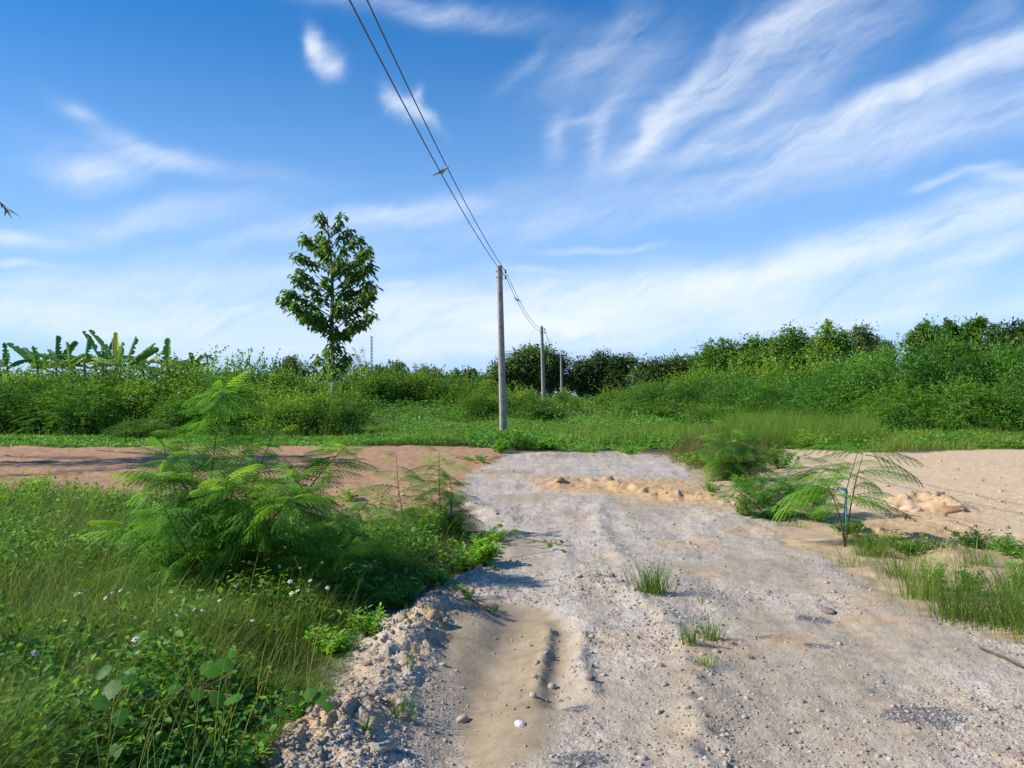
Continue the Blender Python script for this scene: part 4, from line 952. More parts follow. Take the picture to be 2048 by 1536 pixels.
# ---------------------------------------------------------------- ground cover beyond the road
def vegmask(x, y):
    mt, mr, ml, mo, ms = masks(x, y); return 1 - np.clip(np.maximum(np.maximum(mt, mr), ml), 0, 1)
def cover_h(x, y):
    far = sstep(26, 50, y)
    lf = 1 - .86 * sstep(-.12, -.25, x / y) * sstep(44, 36, y)
    return lf * ((.10 + .22 * far) + (.25 + .55 * far) * np.clip(fbm(x * .45, y * .3, 3, 33) * 2 - .7, 0, 1) + .12 * fbm(x * 1.6, y * 1.6, 2, 34))
def field():
    g = Geo()
    def fn(x, y):
        v = vegmask(x, y); grassy = sstep(.45, .6, fbm(x * .22 + 3, y * .16, 3, 44))
        edge = sstep(31, 27, y); left = sstep(2, -2, x)
        return np.clip(v * (1.05 - .75 * grassy * (1 - edge) * (1 - .6 * left)), 0, 1)
    x, y = scatter(230000, lambda y: (RG.random(len(y)) * 1.5 - .75) * y, (25.5, 95), fn, .8)
    z = H(x, y) + cover_h(x, y) * RG.beta(2.2, 1.0, len(x)) * sstep(25.8, 28.5, y + 1.2)
    n = len(x); Pn = np.stack([x, y, z], 1); s = .085 * (1 + .012 * (y - 25))
    leaf4(g, Pn, np.stack([RG.normal(size=n), RG.normal(size=n) - .2, RG.normal(size=n) * .35], 1), np.stack([RG.normal(size=n) * .4, RG.normal(size=n) * .4 - .25, np.ones(n)], 1), s * RG.uniform(.8, 1.5, n), s * RG.uniform(.8, 1.3, n), tint=np.clip(.25 + .5 * fbm(x, y, 2, 9) + RG.normal(size=n) * .2, 0, .97))
    o = g.build('vine_cover', M_vine); tag(o, 'bright green creeping vines covering the ground beyond the dirt road', 'ground cover', kind='stuff')
    g = Geo()
    def fg(x, y):
        v = vegmask(x, y); grassy = sstep(.42, .58, fbm(x * .22 + 3, y * .16, 3, 44))
        return np.clip(v * (.15 + grassy) * sstep(25.5, 28, y) * (1 - .95 * sstep(-.12, -.25, x / y)), 0, 1)
    x, y = scatter(110000, lambda y: (RG.random(len(y)) * 1.5 - .75) * y, (25.5, 80), fg, .9)
    n = len(x); B = np.stack([x, y, H(x, y)], 1); Lb = (.35 + .5 * fbm(x * .5, y * .5, 2, 66)) * RG.uniform(.6, 1.3, n) + .15 * sstep(38, 55, y)
    blades(g, B, RG.uniform(0, 6.28, n), Lb, .010 * (1 + .03 * (y - 25)), RG.uniform(.05, .4, n), RG.uniform(.3, 1.3, n), 2)
    o = g.build('field_grass', M_dgrass); tag(o, 'patches of green grass among the vines beyond the road', 'grass', kind='stuff')
field()
def grass_patch(name, poly_px, n, Lr, label, mat, w=.008, spread=(.05, .9), extra=None, kind='stuff', lean=None, dens=None):
    poly = [pw(a, b) if b > 700 else (a, b) for a, b in poly_px] if not extra else extra
    xs = [p[0] for p in poly]; ys = [p[1] for p in poly]
    x = RG.uniform(min(xs), max(xs), n * 3); y = RG.uniform(min(ys), max(ys), n * 3)
    s = sdf(x, y, poly) + (fbm(x * 2, y * 2, 3, 12) - .5) * .5; k = s > 0
    x, y, s = x[k][:n], y[k][:n], s[k][:n]; m = len(x)
    cl_ = fbm(x * 1.5, y * 1.5, 3, 14); kk = RG.random(m) < sstep(.25, .55, cl_) + .15; x, y, s, cl_ = x[kk], y[kk], s[kk], cl_[kk]; m = len(x)
    B = np.stack([x, y, H(x, y) - .01], 1); Lb = RG.uniform(*Lr, m) * (.1 + 1.5 * cl_) * sstep(-.1, 1.1, s + .15)
    az = RG.uniform(0, 6.28, m) if lean is None else RG.normal(lean, 1.0, m)
    g = Geo(); blades(g, B, az, Lb, np.full(m, w) * RG.uniform(.6, 1.3, m), RG.uniform(spread[0], spread[0] + .35, m), RG.uniform(spread[1] * .4, spread[1] * 1.4, m), 3)
    o = g.build(name, mat); return tag(o, label, 'grass', kind=kind)
grass_patch('tall_grass', [(1440,905),(1400,880),(1440,862),(1620,855),(1760,862),(1790,890),(1700,900),(1560,900)], 42000, (.7, 1.35), 'stand of tall pale grass in front of the low hedge', M_dgrass, .009, (.02, 1.1))
grass_patch('tall_grass', [(1310,910),(1330,890),(1420,880),(1560,892),(1570,920),(1510,960),(1430,965),(1380,940)], 18000, (.3, .7), 'reddish tinged grass at the bend of the track', M_rgrass, .008, (.05, 1.2))
grass_patch('verge_grass', [(1690,905),(1720,880),(2100,872),(2100,897),(1850,904)], 22000, (.25, .5), 'grass strip between the bare lot and the right thicket', M_grass, .012, (.05, .8))

# ---------------------------------------------------------------- feathery plants near the track
def frond_proto(np_=8, nl=13, L=1.0):
    """unit frond along +X, drooping; pinnae with fine leaflets"""
    g = Geo(); uu = np.linspace(0, 1, 9); rx = np.stack([uu * .95, 0 * uu, -.34 * uu ** 2], 1)
    tube(g, rx, np.linspace(.010, .004, 9), 4, .75)
    P0 = []; D = []
    for i in range(np_):
        u = .2 + .8 * i / (np_ - 1); b = np.array([u * .95, 0, -.34 * u * u]); lp = .42 * math.sin(math.pi * (.35 + .5 * i / np_)) 
        sl = -.68 * u
        for sg in (-1, 1):
            pd = norm(np.array([.62 + .5 * u ** 3, sg * (1 - .45 * u ** 3), sl * .6 - .32])); t = np.linspace(.08, 1, nl)
            pts = b + pd * (t * lp)[:, None] + np.array([0, 0, -1]) * (t ** 2 * lp * .4)[:, None]
            sd = norm(np.cross(pd, np.array([0, 0, 1.0]))); nm = np.cross(sd, pd)
            for s2 in (-1, 1):
                d = s2 * sd * .85 + pd * .5; k = nl
                leaf4(g, pts, np.broadcast_to(d, (k, 3)), np.broadcast_to(nm, (k, 3)) + RG.normal(size=(k, 3)) * .15, .040 * np.sin(np.linspace(.5, 2.9, k)) ** .3, .036, fold=0, tint=np.full(k, .5))
    return g.arrays()
FP = [frond_proto(n, 15) for n in (7, 8, 8)]
def put_frond(g, p, az, el, s, roll=0, tint=.5):
    V, Q, T = FP[RG.integers(3)]
    Rz = Matrix.Rotation(az, 3, 'Z') @ Matrix.Rotation(-el, 3, 'Y') @ Matrix.Rotation(roll, 3, 'X')
    V2 = V * np.array([1, RG.uniform(.75, 1.1), RG.uniform(.6, 1.5)]) * s
    g.add(V2 @ np.array(Rz).T + p, Q, np.clip(tint + (T - .5), 0, 1))
def feather_plant(name, base_px, d, stems, label, fl=.36, step=.085, cat='shrub', start=.25, extra=None, group=None, r=.009):
    bx = (base_px - 1024) / F * d; bz = Hs(bx, d); base = np.array([bx, d, bz])
    root = thing(name, label, cat, tuple(base), 0, group); gs = Geo(); gl = Geo()
    for pts in stems:                            # each: (px, py, depth offset) control points, base first
        c = np.array([at(a, b, d + o) for a, b, o in pts]) - base
        c[0][2] = -.03
        k = 14; tt = np.linspace(0, len(c) - 1, k); cc = np.stack([np.interp(tt, np.arange(len(c)), c[:, i]) for i in range(3)], 1)
        cc[1:-1] = cc[1:-1] * .5 + (cc[:-2] + cc[2:]) * .25
        tube(gs, cc, np.linspace(r, r * .35, k), 6)
        ln = np.linalg.norm(np.diff(cc, axis=0), axis=1).sum(); m = int(ln * (1 - start) / step); a0 = RG.uniform(0, 6)
        for j in range(m + 1):
            u = start + (1 - start) * j / max(m, 1); q = np.array([np.interp(u * (k - 1), np.arange(k), cc[:, i]) for i in range(3)])
            for rep in range(1):
                az = a0 + j * 2.4 + RG.normal() * .3; el = RG.uniform(.05, .65) + (.35 if u > .95 else 0)
                young = u > .88
                put_frond(gl, q, az, el, fl * RG.uniform(.75, 1.15) * (.75 if young else 1), RG.normal() * .25, np.clip(RG.normal(.36, .2) + (.4 if young and RG.random() < .7 else 0), 0, 1))
    for e in (extra or []):                      # (px, py, depth offset, azimuth, elevation, length)
        p = at(e[0], e[1], d + e[2]) - base; put_frond(gl, p, e[3], e[4], e[5], 0, e[6] if len(e) > 6 else .35)
    gs.build('stem', M_stem, root, True); gl.build('foliage', M_fgfeather, root); return root
feather_plant('feathery_shrub', 408, 6.7, [
    [(408,1190,0),(412,1060,0),(428,900,0),(440,815,0),(446,775,.05)],
    [(395,1190,0),(385,1080,-.1),(350,980,-.15),(328,895,-.2)],
    [(412,1190,0),(470,1060,.1),(510,960,.15),(545,870,.2)],
    [(420,1190,0),(520,1100,.1),(600,1000,.2),(655,930,.25),(690,895,.25)],
    [(415,1190,0),(400,1060,-.3),(370,960,-.45),(290,960,-.5)],
    [(425,1190,0),(480,1090,-.3),(540,1010,-.4),(585,960,-.5)],
    [(430,1190,0),(520,1130,-.2),(610,1080,-.2),(680,1040,-.2)],
    [(400,1190,0),(370,1110,.3),(330,1050,.4),(300,1010,.5)],
    [(425,1190,.1),(450,1050,.5),(470,960,.6),(490,900,.7)],
    [(415,1190,.1),(430,1090,-.5),(455,1010,-.5),(450,960,-.6)],
    [(430,1190,.1),(560,1150,-.35),(640,1130,-.35),(700,1110,-.3)],
    [(400,1190,0),(340,1140,-.2),(290,1090,-.3),(260,1050,-.3)],
    [(425,1190,0),(500,1080,-.5),(560,1020,-.7),(610,985,-.7)],
    [(415,1190,0),(380,1120,-.5),(350,1060,-.7),(330,1020,-.8)],
    [(405,1190,0),(395,1060,.2),(385,950,.25),(370,870,.3)]],
    'largest feathery green shrub, growing from the grass left of the track', fl=.29, step=.021, start=.10)
feather_plant('feathery_shrub', 600, 7.4, [
    [(600,1160,0),(640,1090,0),(690,1050,.1),(740,1000,.1)],
    [(600,1160,0),(590,1080,.1),(610,1020,.2),(625,985,.2)],
    [(605,1160,0),(680,1120,-.1),(760,1090,-.1)],
    [(605,1160,0),(650,1130,-.2),(690,1090,-.3)],
    [(600,1160,0),(560,1100,-.2),(530,1060,-.2)]],
    'dark low feathery shrub crouching right of the largest shrub', fl=.30, step=.020, start=.08)
feather_plant('feathery_sapling', 812, 9.3, [[(812,1085,0),(806,1030,0),(797,980,0),(792,912,0)], [(812,1085,0),(780,1040,.1),(745,1005,.1)]],
    'slender sapling with sparse fronds in front of the dirt road', fl=.32, step=.05, start=.25, cat='sapling', r=.007)
feather_plant('feathery_sapling', 885, 9.6, [[(885,1080,0),(880,1010,0),(878,950,0),(879,905,0)], [(888,1080,0),(868,1020,0),(855,960,.1)], [(890,1080,0),(905,1020,0),(900,960,.1)], [(885,1080,0),(860,1050,-.2),(840,1010,-.2)]],
    'bushy sapling at the left corner of the track beside a blue pipe', fl=.28, step=.026, start=.1, cat='sapling', r=.007)
feather_plant('feathery_shrub', 1688, 8.9, [
    [(1690,1100,0),(1682,1040,0),(1665,990,0),(1652,970,0)],
    [(1690,1100,0),(1688,1040,0),(1692,980,0),(1715,905,.1)],
    [(1690,1100,0),(1700,1020,0),(1712,960,-.1),(1725,915,-.2)]],
    'umbrella shaped feathery shrub beside the blue standpipe on the right', fl=.40, step=.11, start=.35,
    extra=[(1722,905,0,-.15,.25,.50,.1),(1730,910,0,-.35,-.05,.5,.1),(1715,900,0,3.0,.35,.5,.4),(1720,905,0,2.6,.1,.42,.2),(1720,1000,0,-.2,.0,.46,.1),(1715,1005,.1,.3,.1,.4,.2),(1655,980,0,3.1,.25,.45,.6),(1655,985,0,2.7,.0,.5,.7),(1665,990,-.1,-.4,.2,.4,.6),(1700,960,0,3.3,.3,.45,.4),(1705,950,0,-.5,.5,.45,.4),(1700,1040,0,-.5,-.2,.35,.2),(1695,1060,0,.3,-.1,.3,.2)])
feather_plant('feathery_shrub', 1545, 11.0, [
    [(1545,1030,0),(1530,985,0),(1500,955,.1)],[(1550,1030,0),(1560,980,0),(1580,940,0)],[(1555,1030,0),(1600,990,0),(1640,950,0),(1665,925,0)],
    [(1540,1030,0),(1500,1000,0),(1465,975,0)],[(1550,1030,0),(1590,1000,-.3),(1625,980,-.3)]],
    'low spreading feathery shrub between the track and the bare lot', fl=.34, step=.030, start=.05)
feather_plant('feathery_sapling', 1462, 16.0, [
    [(1462,965,0),(1460,910,0),(1458,852,0)],[(1465,965,0),(1485,920,0),(1500,880,0)],[(1462,965,0),(1440,915,0),(1430,880,0)],[(1465,965,0),(1500,935,0),(1525,915,0)],[(1462,965,0),(1475,920,.3),(1480,870,.3)]],
    'dark upright feathery shrub standing in the reddish grass', fl=.42, step=.03, start=.12, r=.012)

# ---------------------------------------------------------------- foreground grass, weeds and creepers
LEFTV = P([(-500,1010),(0,990),(200,985),(420,1020),(560,1060),(700,1045),(850,1040),(925,1060),(950,1100),(900,1150),(820,1190),(760,1235),(720,1290),(640,1400),(560,1500),(520,1560)]) + [(-1.25,2.3),(-1.6,.5),(-8,.5),(-12,6)]
def fg_grass():
    g = Geo()
    def fn(x, y):
        s = sdf(x, y, LEFTV) + (fbm(x * 2.5, y * 2.5, 3, 12) - .5) * .45; return sstep(-.02, .16, s)
    x, y = scatter(200000, lambda y: -(RG.random(len(y)) ** 1.0 * (.80 * y + 1.0)) , (2.3, 14), fn, .9)
    edge = sstep(0, .9, sdf(x, y, LEFTV))
    n = len(x); z = H(x, y); B = np.stack([x, y, z - .01], 1)
    L = (.10 + .34 * edge) * (.15 + 1.6 * fbm(x * 1.4, y * 1.4, 3, 24)) * RG.uniform(.6, 1.35, n)
    t = np.clip(RG.beta(2, 2.6, n) * .9 + .35 * (fbm(x * .8, y * .8, 2, 26) - .5), 0, 1)
    t = np.where(RG.random(n) < .045, RG.uniform(.9, 1, n), t * .85)
    blades(g, B, RG.uniform(0, 6.28, n) * .75 - 1.2, L, RG.uniform(.0025, .0062, n) * (.8 + .05 * y), RG.uniform(.05, .9, n), RG.uniform(.7, 2.5, n), 4, tint=t)
    o = g.build('meadow_grass', M_grass); tag(o, 'long tangled grass filling the lower left beside the track', 'grass', kind='stuff')
    # seed stalks with spiky heads
    g = Geo(); x, y = scatter(900, lambda y: -(RG.random(len(y)) * (.80 * y + .8)), (2.8, 13), fn, .8)
    n = len(x); B = np.stack([x, y, H(x, y)], 1); tp = blades(g, B, RG.normal(.2, 1.3, n), RG.uniform(.45, .8, n), np.full(n, .003), RG.uniform(0, .35, n), RG.uniform(.3, 1.2, n), 5, tint=RG.uniform(.82, 1, n))
    k = 3
    for i in range(k):
        a = RG.uniform(0, 6.28, n); leaf4(g, tp - np.array([0, 0, .01]), np.stack([np.cos(a), np.sin(a), RG.uniform(-.6, .5, n)], 1), rdir(n), RG.uniform(.015, .04, n), .003, tint=RG.uniform(.85, 1, n))
    o = g.build('grass_stalks', M_grass); tag(o, 'thin straw coloured seed stalks rising from the long grass', 'grass', kind='stuff')
    # broad leaved weeds
    g = Geo(); x, y = scatter(65000, lambda y: -(RG.random(len(y)) * (.80 * y + .8)) + .1, (2.4, 14), lambda x, y: fn(x, y) * sstep(.40, .58, fbm(x * 1.2 + 7, y * 1.2, 3, 58)), .9)
    n = len(x); ed = sstep(0, .8, sdf(x, y, LEFTV)); Pn = np.stack([x, y, H(x, y) + RG.beta(2.4, 1.2, n) * (.06 + .36 * ed)], 1)
    leaf6(g, Pn, rdir(n) * np.array([1, 1, .4]), np.array([0, -.1, 1.0]) + RG.normal(size=(n, 3)) * .35, RG.uniform(.025, .065, n), RG.uniform(.018, .042, n), tint=RG.random(n) * .9)
    o = g.build('weeds', M_vine); tag(o, 'small broad leaved weeds mixed into the long grass', 'weeds', kind='stuff')
fg_grass()
def heart(g, p, s, az, tilt, tint):
    a = np.linspace(0, 2 * math.pi, 17)[:-1]; r = .5 * (1 + .12 * np.cos(a)) * np.where(np.abs(a - math.pi) < .3, .72, 1)
    X = r * np.cos(a) * 1.1 + .1 * (np.cos(a) > .8); Y = r * np.sin(a)
    rim = np.stack([X, Y, -.18 * Y * Y - .1 * X * X], 1); inn = rim * np.array([.45, .45, .3]); cen = np.zeros((16, 3)); cen[:, 2] = .01
    V = np.concatenate([rim, inn, cen * 1.0]) * s
    Q = [(i, (i + 1) % 16, 16 + (i + 1) % 16, 16 + i) for i in range(16)] + [(16 + i, 16 + (i + 1) % 16, 32 + (i + 1) % 16, 32 + i) for i in range(16)]
    R = np.array(Matrix.Rotation(az, 3, 'Z') @ Matrix.Rotation(tilt, 3, 'Y')); g.add(V @ R.T + p, Q, tint)
def creeper(name, leaves, d_of, label, stem_pts, cat='creeper', mat=None):
    p0 = stem_pts[0]; root = thing(name, label, cat, tuple(p0)); g = Geo(); gs = Geo(); p0 = np.array(p0)
    tube(gs, np.array(stem_pts) - p0, .0045, 6)
    sp = np.array(stem_pts)
    for (px, py, d, s, tint) in leaves:
        if d < 5: d *= .90; s *= .82; tint = tint * .6
        p = at(px, py, d); heart(g, p - p0, s, RG.uniform(-2.4, -.7), RG.uniform(.2, .8), tint)
        q = sp[np.argmin(np.linalg.norm(sp - p, axis=1))]; tube(gs, [q - p0, (q + p) / 2 - p0 + np.array([0, 0, .01]), p - p0], .0018, 4)
    gs.build('stem', M_vstem, root); g.build('foliage', mat or M_vine, root); return root
lv = [(255,1355,3.75,.085,.25),(225,1375,3.7,.10,.2),(205,1400,3.65,.10,.3),(240,1430,3.6,.08,.5),(170,1475,3.55,.12,.6),(225,1505,3.5,.10,.7),(195,1530,3.5,.09,.3),(300,1385,3.75,.07,.3),(435,1395,3.8,.085,.6),(470,1395,3.8,.085,.6),(395,1385,3.8,.07,.5),(350,1375,3.8,.07,.4),(260,1345,3.8,.06,.6),(450,1325,4.0,.09,.85),(420,1335,4.0,.11,.8),(465,1305,4.05,.05,.9),(210,1340,3.9,.08,.2)]
creeper('vine', lv, None, 'round leaved creeper climbing through the grass at lower left', [at(150,1530,3.5), at(220,1450,3.6), at(300,1400,3.75), at(400,1380,3.8), at(460,1350,3.95)])
creeper('vine', [(620,1385,4.1,.07,.15),(640,1392,4.1,.08,.1),(590,1395,4.05,.06,.2),(655,1410,4.05,.06,.15),(560,1420,4.0,.06,.4),(540,1430,4.0,.07,.3),(520,1410,4.0,.06,.2)], None, 'dark leaved creeper at the edge of the rocky bank', [at(500,1440,3.95), at(560,1425,4.0), at(620,1405,4.05), at(670,1405,4.05)])
creeper('vine', [(960,1125,7.9,.13,.5),(985,1140,7.7,.12,.4),(975,1110,8.1,.12,.6),(1000,1150,7.5,.10,.4),(945,1105,8.2,.12,.6),(930,1090,8.4,.1,.5),(960,1085,8.5,.1,.6),(990,1165,7.3,.08,.4),(1012,1190,6.95,.06,.5),(1008,1172,7.2,.06,.5),(1040,1075,8.8,.06,.5),(1070,1082,8.7,.05,.5),(1100,1090,8.6,.06,.5),(1125,1100,8.5,.05,.6),(1030,1062,9.1,.07,.6),(1000,1070,8.9,.09,.5),(985,1095,8.4,.1,.6),(970,1150,7.6,.11,.3),(952,1140,7.8,.10,.3),(1000,1050,9.4,.07,.7)], None, 'leafy creeper spilling from the left verge onto the track', [at(930,1100,8.3), at(970,1125,7.95), at(1000,1155,7.4), at(1012,1195,6.8)], mat=M_bush)
def runner(pts_px, label, leaves=14, size=.05):
    pts = []
    for a, b in pts_px: x, y = pw(a, b); pts.append((x, y, Hs(x, y) + .018))
    pts = np.array(pts); k = 24; tt = np.linspace(0, len(pts) - 1, k); c = np.stack([np.interp(tt, np.arange(len(pts)), pts[:, i]) for i in range(3)], 1); c[:, 2] = np.maximum(H(c[:, 0], c[:, 1]) + .012, c[:, 2] * .6 + (H(c[:, 0], c[:, 1]) + .012) * .4)
    root = thing('runner_vine', label, 'creeper', tuple(c[0])); g = Geo(); tube(g, c - c[0], .006, 6); g.build('stem', M_vstem, root, True)
    if leaves:
        g = Geo()
        i = RG.integers(0, k, leaves); a = RG.uniform(0, 6.28, leaves)
        leaf6(g, c[i] - c[0] + np.array([0, 0, .01]), np.stack([np.cos(a), np.sin(a), RG.uniform(.2, 1.3, leaves)], 1), rdir(leaves) + np.array([0, 0, .8]), size * RG.uniform(1, 1.8, leaves), size * RG.uniform(.6, .9, leaves), tint=RG.random(leaves) * .4)
        g.build('foliage', M_bush, root)
runner([(700,1215),(760,1205),(840,1190),(890,1190),(930,1205),(985,1230)], 'brown runner with upright leaves crossing the top of the rocky bank', 26, .055)
runner([(600,1440),(660,1425),(720,1425),(790,1430)], 'dark red runner lying across the near end of the bank', 5, .02)
runner([(960,1075),(1010,1072),(1080,1085),(1140,1098)], 'thin runner stretching out across the gravel from the left verge', 16, .035)
def stick(pts_px, zs, label, r=.006):
    pts = []
    for (a, b), z in zip(pts_px, zs): x, y = pw(a, b); pts.append((x, y, Hs(x, y) + z))
    g = Geo(); p = np.array(pts); tube(g, p - p[0], [r, r * .9, r * .5], 6); o = g.build('fallen_stem', M_stem); o.location = p[0]; return tag(o, label, 'fallen stem')
stick([(1960,1308),(2005,1333),(2075,1368)], [.01, .012, .02], 'thin dark stem lying on the gravel at the right edge', .009)

def tuft(px, py, n, L, label, mat=None, w=.004, th=(.0, .75), seedh=0, spread=.05, name='grass_tuft', group='grass tufts growing in the track'):
    x, y = pw(px, py); root = thing(name, label, 'grass tuft', (x, y, Hs(x, y) - .005), 0, group)
    g = Geo(); B = np.stack([RG.normal(size=n) * spread, RG.normal(size=n) * spread * .8, np.zeros(n)], 1)
    az = np.arctan2(B[:, 1], B[:, 0]) + RG.normal(size=n) * .7
    blades(g, B, az, L * RG.uniform(.35, 1.1, n), w * RG.uniform(.7, 1.3, n), RG.uniform(0, .35, n), RG.uniform(th[0] + .2, th[1] * 1.5, n), 4, tint=np.clip(RG.normal(.42, .22, n), 0, 1))
    g.build('blades', mat or M_grass, root)
    if seedh:
        g = Geo(); n2 = 4; tp = blades(g, np.zeros((n2, 3)), np.array([2.9, 3.3, 2.5, .3]), np.array([1.0, .8, .7, .6]) * seedh, np.full(n2, .004), np.full(n2, .12), np.full(n2, .35), 5, tint=np.full(n2, .6))
        for i in range(6):
            leaf4(g, tp - np.array([0, 0, .01]) * i, rdir(n2) + np.array([0, 0, 1.]), rdir(n2), .07, .006, tint=np.full(n2, .8))
        g.build('seed_stalk', M_grass, root)
tuft(1305, 1192, 230, .36, 'largest grass tuft on the track, with a tall seed stalk', seedh=.62, spread=.065, w=.0045, th=(.2, 1.0))
tuft(1383, 1303, 80, .20, 'spiky grass tuft nearest the line of rubble', spread=.035)
tuft(1422, 1283, 60, .20, 'tuft with a leafy sprig just behind the spiky tuft', spread=.035, seedh=.3)
tuft(1408, 1345, 45, .10, 'smallest low tuft below the spiky tuft', spread=.03)
tuft(1577, 1052, 60, .22, 'flat grass tuft at the right side of the track near the shrub', spread=.10, th=(.6, 1.2))
tuft(1197, 1158, 14, .10, 'tiny sprig on the gravel left of the largest tuft', spread=.01)
tuft(800, 1440, 60, .14, 'dark little tuft on the near end of the rocky bank', spread=.05)
tuft(730, 1490, 12, .09, 'single weed sprig on the stones at the bottom of the bank', spread=.01, w=.010)
tuft(812, 1262, 14, .12, 'few blades sprouting from the big clod', spread=.012)
tuft(820, 1355, 10, .16, 'thin green blade on the shady side of the bank', spread=.01)
GR = 'grass clumps along the right verge'
for i, (px, py, n, L, sp, lb) in enumerate([(1745,1112,200,.42,.10,'grass clump at the foot of the umbrella shaped shrub'),(1850,1195,230,.50,.13,'dark grass clump leaning over the track edge'),(1925,1245,240,.50,.13,'nearest grass clump on the right verge'),(2010,1262,220,.48,.13,'grass clump at the right edge of view, on the track'),(1800,1150,120,.36,.12,'thin grass clump between the shrub and the leaning clump'),(2040,1195,180,.42,.12,'bright clump at the right edge behind the nearest one'),(1960,1130,90,.34,.10,'sparse clump by the brown clod on the right'),(1700,1130,60,.30,.10,'few flat blades in front of the umbrella shaped shrub'),(1880,1110,60,.28,.1,'wispy clump on the ochre soil'),(2100,1290,200,.5,.13,'clump just outside the right edge')]):
    tuft(px, py, int(n * 1.15), L * 1.05, lb, spread=sp * .95, group=GR, th=(.4, 1.35), w=.0045)
def weed(px, py, h, n, label, s=.05, spread=.1, name='leafy_weed', group='leafy weeds beside the track', tint=(.3, .95)):
    x, y = pw(px, py); root = thing(name, label, 'weed', (x, y, Hs(x, y)), 0, group); g = Geo(); gs = Geo()
    for i in range(n):
        a = RG.uniform(0, 6.28); e = np.array([math.cos(a) * spread * RG.random(), math.sin(a) * spread * RG.random(), h * RG.uniform(.5, 1.1)]); m = e * .5 + RG.normal(size=3) * .02
        b0 = e * np.array([.3, .3, 0]); tube(gs, [np.array([0, 0, -.01]), b0 * .5 + np.array([0, 0, .01]), m, e], [.003, .003, .0025, .0012], 4)
        k = 20; u = RG.uniform(.15, 1, k)[:, None]; Pn = b0 + (e - b0) * u + RG.normal(size=(k, 3)) * .008; aa = RG.uniform(0, 6.28, k)
        leaf6(g, Pn, np.stack([np.cos(aa), np.sin(aa), RG.uniform(0, .9, k)], 1), np.array([0, 0, 1.]) + RG.normal(size=(k, 3)) * .3, RG.uniform(.6, 1.3, k) * s, RG.uniform(.25, .5, k) * s, tint=RG.uniform(*tint, k))
    gs.build('stem', M_stem, root); g.build('foliage', M_vine, root); return root
weed(1870, 1180, .26, 16, 'bright green weed rising out of the leaning grass clump', spread=.12)
weed(1940, 1190, .22, 16, 'dark green weed right of the bright one', spread=.14)
weed(1738, 1105, .20, 12, 'bright weed at the foot of the umbrella shaped shrub', spread=.08, s=.04)
weed(2020, 1240, .2, 12, 'weed at the right edge of view by the track', spread=.12)
weed(2035, 1180, .3, 16, 'feathery weed cut by the right edge of view', spread=.15)
weed(860, 1085, .38, 26, 'bushy weed left of the corner of the track', spread=.22)
weed(905, 1075, .30, 20, 'dark weed around the blue pipe at the left corner', spread=.16, tint=(0, .5))
weed(830, 1120, .22, 22, 'low weed on the verge in front of the sapling', spread=.25)
weed(760, 1100, .30, 24, 'dense weed under the slender sapling', spread=.3, tint=(.1, .7))
weed(690, 1130, .30, 24, 'broad leaved weed in the shade of the feathery shrubs', spread=.3, s=.09, tint=(.2, .8))
weed(965, 1130, .22, 46, 'bright leafy weed mound at the root of the creeper', spread=.20, s=.07, tint=(.4, .97))
weed(990, 1085, .12, 26, 'flat weed stretching from the left verge over the gravel', spread=.4, s=.05)
weed(1180, 905, .25, 30, 'low weed at the far end of the track, left of its middle', spread=1.0, s=.09)
weed(1260, 908, .2, 26, 'low weed at the far end of the track, right of its middle', spread=.9, s=.09)
weed(700, 1000, .18, 16, 'stray weed on the near edge of the dirt road', spread=.3, s=.05)
weed(960, 925, .15, 20, 'small weed on the dirt road near the nearest pole', spread=.7, s=.07)
weed(90, 1000, .4, 30, 'leafy weed rising at the back of the long grass', spread=.5, s=.07, tint=(.5, .97))
weed(200, 1020, .4, 30, 'leafy weed in the long grass left of the largest shrub', spread=.5, s=.07, tint=(.4, .97))
weed(20, 1030, .45, 34, 'leafy weed at the left edge of view by the dirt road', spread=.5, s=.07, tint=(.4, .97))
weed(880, 1175, .16, 22, 'low weed on the stony top of the bank', spread=.22, s=.04)
weed(800, 1215, .18, 26, 'weed hanging over the upper part of the bank', spread=.25, s=.045, tint=(.2, .7))
weed(925, 1140, .18, 24, 'weed between the bank and the leafy creeper', spread=.25, s=.05)
weed(735, 1275, .16, 22, 'weed spreading onto the bank from the long grass', spread=.2, s=.045)
weed(600, 1450, .12, 18, 'weed at the foot of the bank near the lower edge', spread=.16, s=.04)
weed(660, 1310, .16, 26, 'bright low weed where the grass meets the rocky bank', spread=.16, s=.045, tint=(.5, .95))
weed(1490, 1035, .25, 20, 'weed beside the ochre mound on the right', spread=.3)
weed(1640, 1045, .22, 16, 'weed in the gravel left of the blue standpipe', spread=.25)
weed(1560, 935, .5, 34, 'round green weed at the corner of the bare lot', spread=.7, s=.1)
weed(1400, 930, .3, 26, 'low green weed at the bend of the track', spread=.7, s=.08)
weed(1620, 900, .6, 34, 'leafy weed in front of the tall pale grass', spread=1.0, s=.1)
weed(1730, 893, .5, 34, 'leafy weed at the far corner of the bare lot', spread=1.0, s=.1)
for (wx, wy, hh, nn_, sp, lb) in ((1500, 990, .32, 40, .45, 'dense low weed left of the umbrella shaped shrub'), (1575, 985, .30, 36, .4, 'dense low weed behind the spreading shrub'), (1530, 1015, .25, 30, .35, 'weed at the right end of the ochre mound'), (1630, 1010, .28, 30, .35, 'weed between the spreading shrub and the blue standpipe'), (1820, 1105, .16, 26, .35, 'thin weed on the ochre soil by the track'), (1960, 1095, .18, 26, .4, 'thin weed in front of the bare lot near the right edge'), (1700, 1075, .14, 20, .3, 'small weed around the foot of the blue standpipe'), (2030, 1110, .2, 26, .4, 'weed on the lot cut by the right edge of view')):
    weed(wx, wy, hh, nn_, lb, spread=sp, s=.055, tint=(.1, .8))
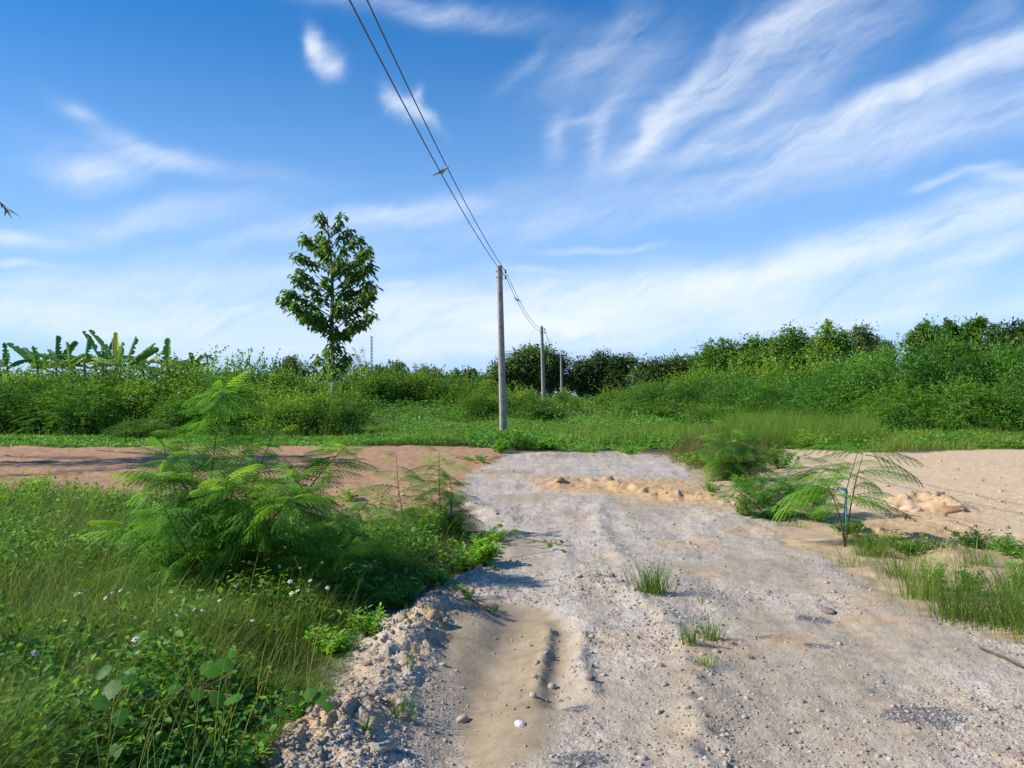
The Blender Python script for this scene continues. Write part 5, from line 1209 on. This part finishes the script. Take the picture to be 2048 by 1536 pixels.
weed(1425, 985, .2, 18, 'low weed at the left side of the reddish grass', spread=.3)
weed(1040, 900, .55, 40, 'round weedy shrub at the foot of the nearest pole', spread=.8, s=.12, tint=(0, .6))
weed(1090, 898, .35, 34, 'lower weed right of the foot of the nearest pole', spread=.8, s=.12)
weed(1000, 908, .35, 26, 'bright weed left of the foot of the nearest pole', spread=.45, s=.1)
tuft(1010, 893, 260, .45, 'dense dark grass clump around the base of the nearest pole', spread=.35, w=.015, group='grass at the pole')

def daisy_proto():
    root = thing('daisy', 'x', 'flower'); g = Geo(); tube(g, [(0, 0, -.30), (.01, 0, -.12), (0, 0, 0)], [.0022, .0018, .0015], 5); g.build('stem', M_stem, root)
    g = Geo(); a = np.arange(6) * 1.047; D = np.stack([np.cos(a), np.sin(a), -.15 + 0 * a], 1)
    leaf6(g, D * .004, D, np.broadcast_to(np.array([0, 0, 1.]), (6, 3)), .018, .013, fold=.1, pos=(.4, .85), wid=(.9, .9)); g.build('petals', M_petal, root)
    g = Geo(); V, Q = grid_ball(3); g.add(V * np.array([.0055, .0055, .004]) + np.array([0, 0, .002]), Q); g.build('disc', M_disc, root, True)
    return root
dz = daisy_proto()
spots = [(225,1185),(275,1140),(300,1115),(305,1148),(320,1145),(160,1185),(150,1190),(170,1180),(240,1180),(272,1235),(285,1255),(270,1278),(268,1292),(275,1303),(185,1235),(372,1208),(388,1218),(405,1220),(417,1193),(438,1200),(472,1172),(580,1162),(582,1185),(600,1135),(665,1092),(620,1160),(70,1305),(470,1250),(505,1240),(355,1230),(120,1210),(210,1195),(595,1180),(655,1175),(560,1210)]
names_ = ['behind', 'in front of', 'left of', 'right of']
for i, (px, py) in enumerate(spots):
    d = F * (CAMH - .40) / (py - HOR); p = at(px, py, d)
    reg = 'open grass at the far left' if px < 200 else ('grass left of the largest shrub' if px < 340 else ('grass at the foot of the largest shrub' if px < 520 else 'shade right of the largest shrub'))
    lb = 'small white daisy in the ' + reg
    sc = RG.uniform(.5, .85)
    if i == 0: r = dz; r.location = tuple(p); r.scale = (sc,) * 3; tag(r, lb, None, 'white daisies scattered in the long grass')
    else: r = dup(dz, tuple(p), RG.uniform(0, 6), (sc,) * 3, lb, 'white daisies scattered in the long grass')
    r.rotation_euler = (RG.uniform(.2, .8), RG.uniform(-.5, .3), RG.uniform(0, 6))

# blue water pipes
def standpipe(px, pyb, h, label, d=None, tap=True):
    x, y = pw(px, pyb)
    if d: x = (px - 1024) / F * d; y = d
    root = thing('standpipe', label, 'water pipe', (x, y, Hs(x, y))); r = .014
    g = Geo(); tube(g, [(0, 0, -.1), (0, 0, h - .03)], r, 12); g.build('riser', M_pipe, root, True)
    g = Geo(); a = np.linspace(0, math.pi / 2, 7); tube(g, [(0, 0, h - .07)] + [(-.03 * (1 - math.cos(t)), 0, h - .03 + .03 * math.sin(t)) for t in a] + [(-.05, 0, h)], r * 1.45, 12); g.build('elbow', M_pipe, root, True)
    if tap:
        g = Geo(); tube(g, [(-.05, 0, h), (-.10, 0, h), (-.102, 0, h)], [r, r, .002], 12); g.build('spout', M_pipe, root, True)
standpipe(1692, 1046, .50, 'blue plastic water pipe with an elbow on the bare lot', d=9.9)
standpipe(902, 1040, .42, 'short blue water pipe half hidden by weeds at the left corner', d=9.9, tap=False)

# trees off to the left that shade the near grass
g_ = 'trees standing outside the left edge'
bush('broadA', 1024 + (-6.6) / 3.4 * F, 2.6 / 3.4 * F, HOR - (3.1 - CAMH) / 3.4 * F, 3.4, 'leafy shrub just outside the lower left, shading the near grass', g_, seed=1)
bush('featB', 1024 + (-8.4) / 1.6 * F, 2.6 / 1.6 * F, HOR - (4.0 - CAMH) / 1.6 * F, 1.6, 'taller feathery shrub outside the lower left corner', g_, seed=3)
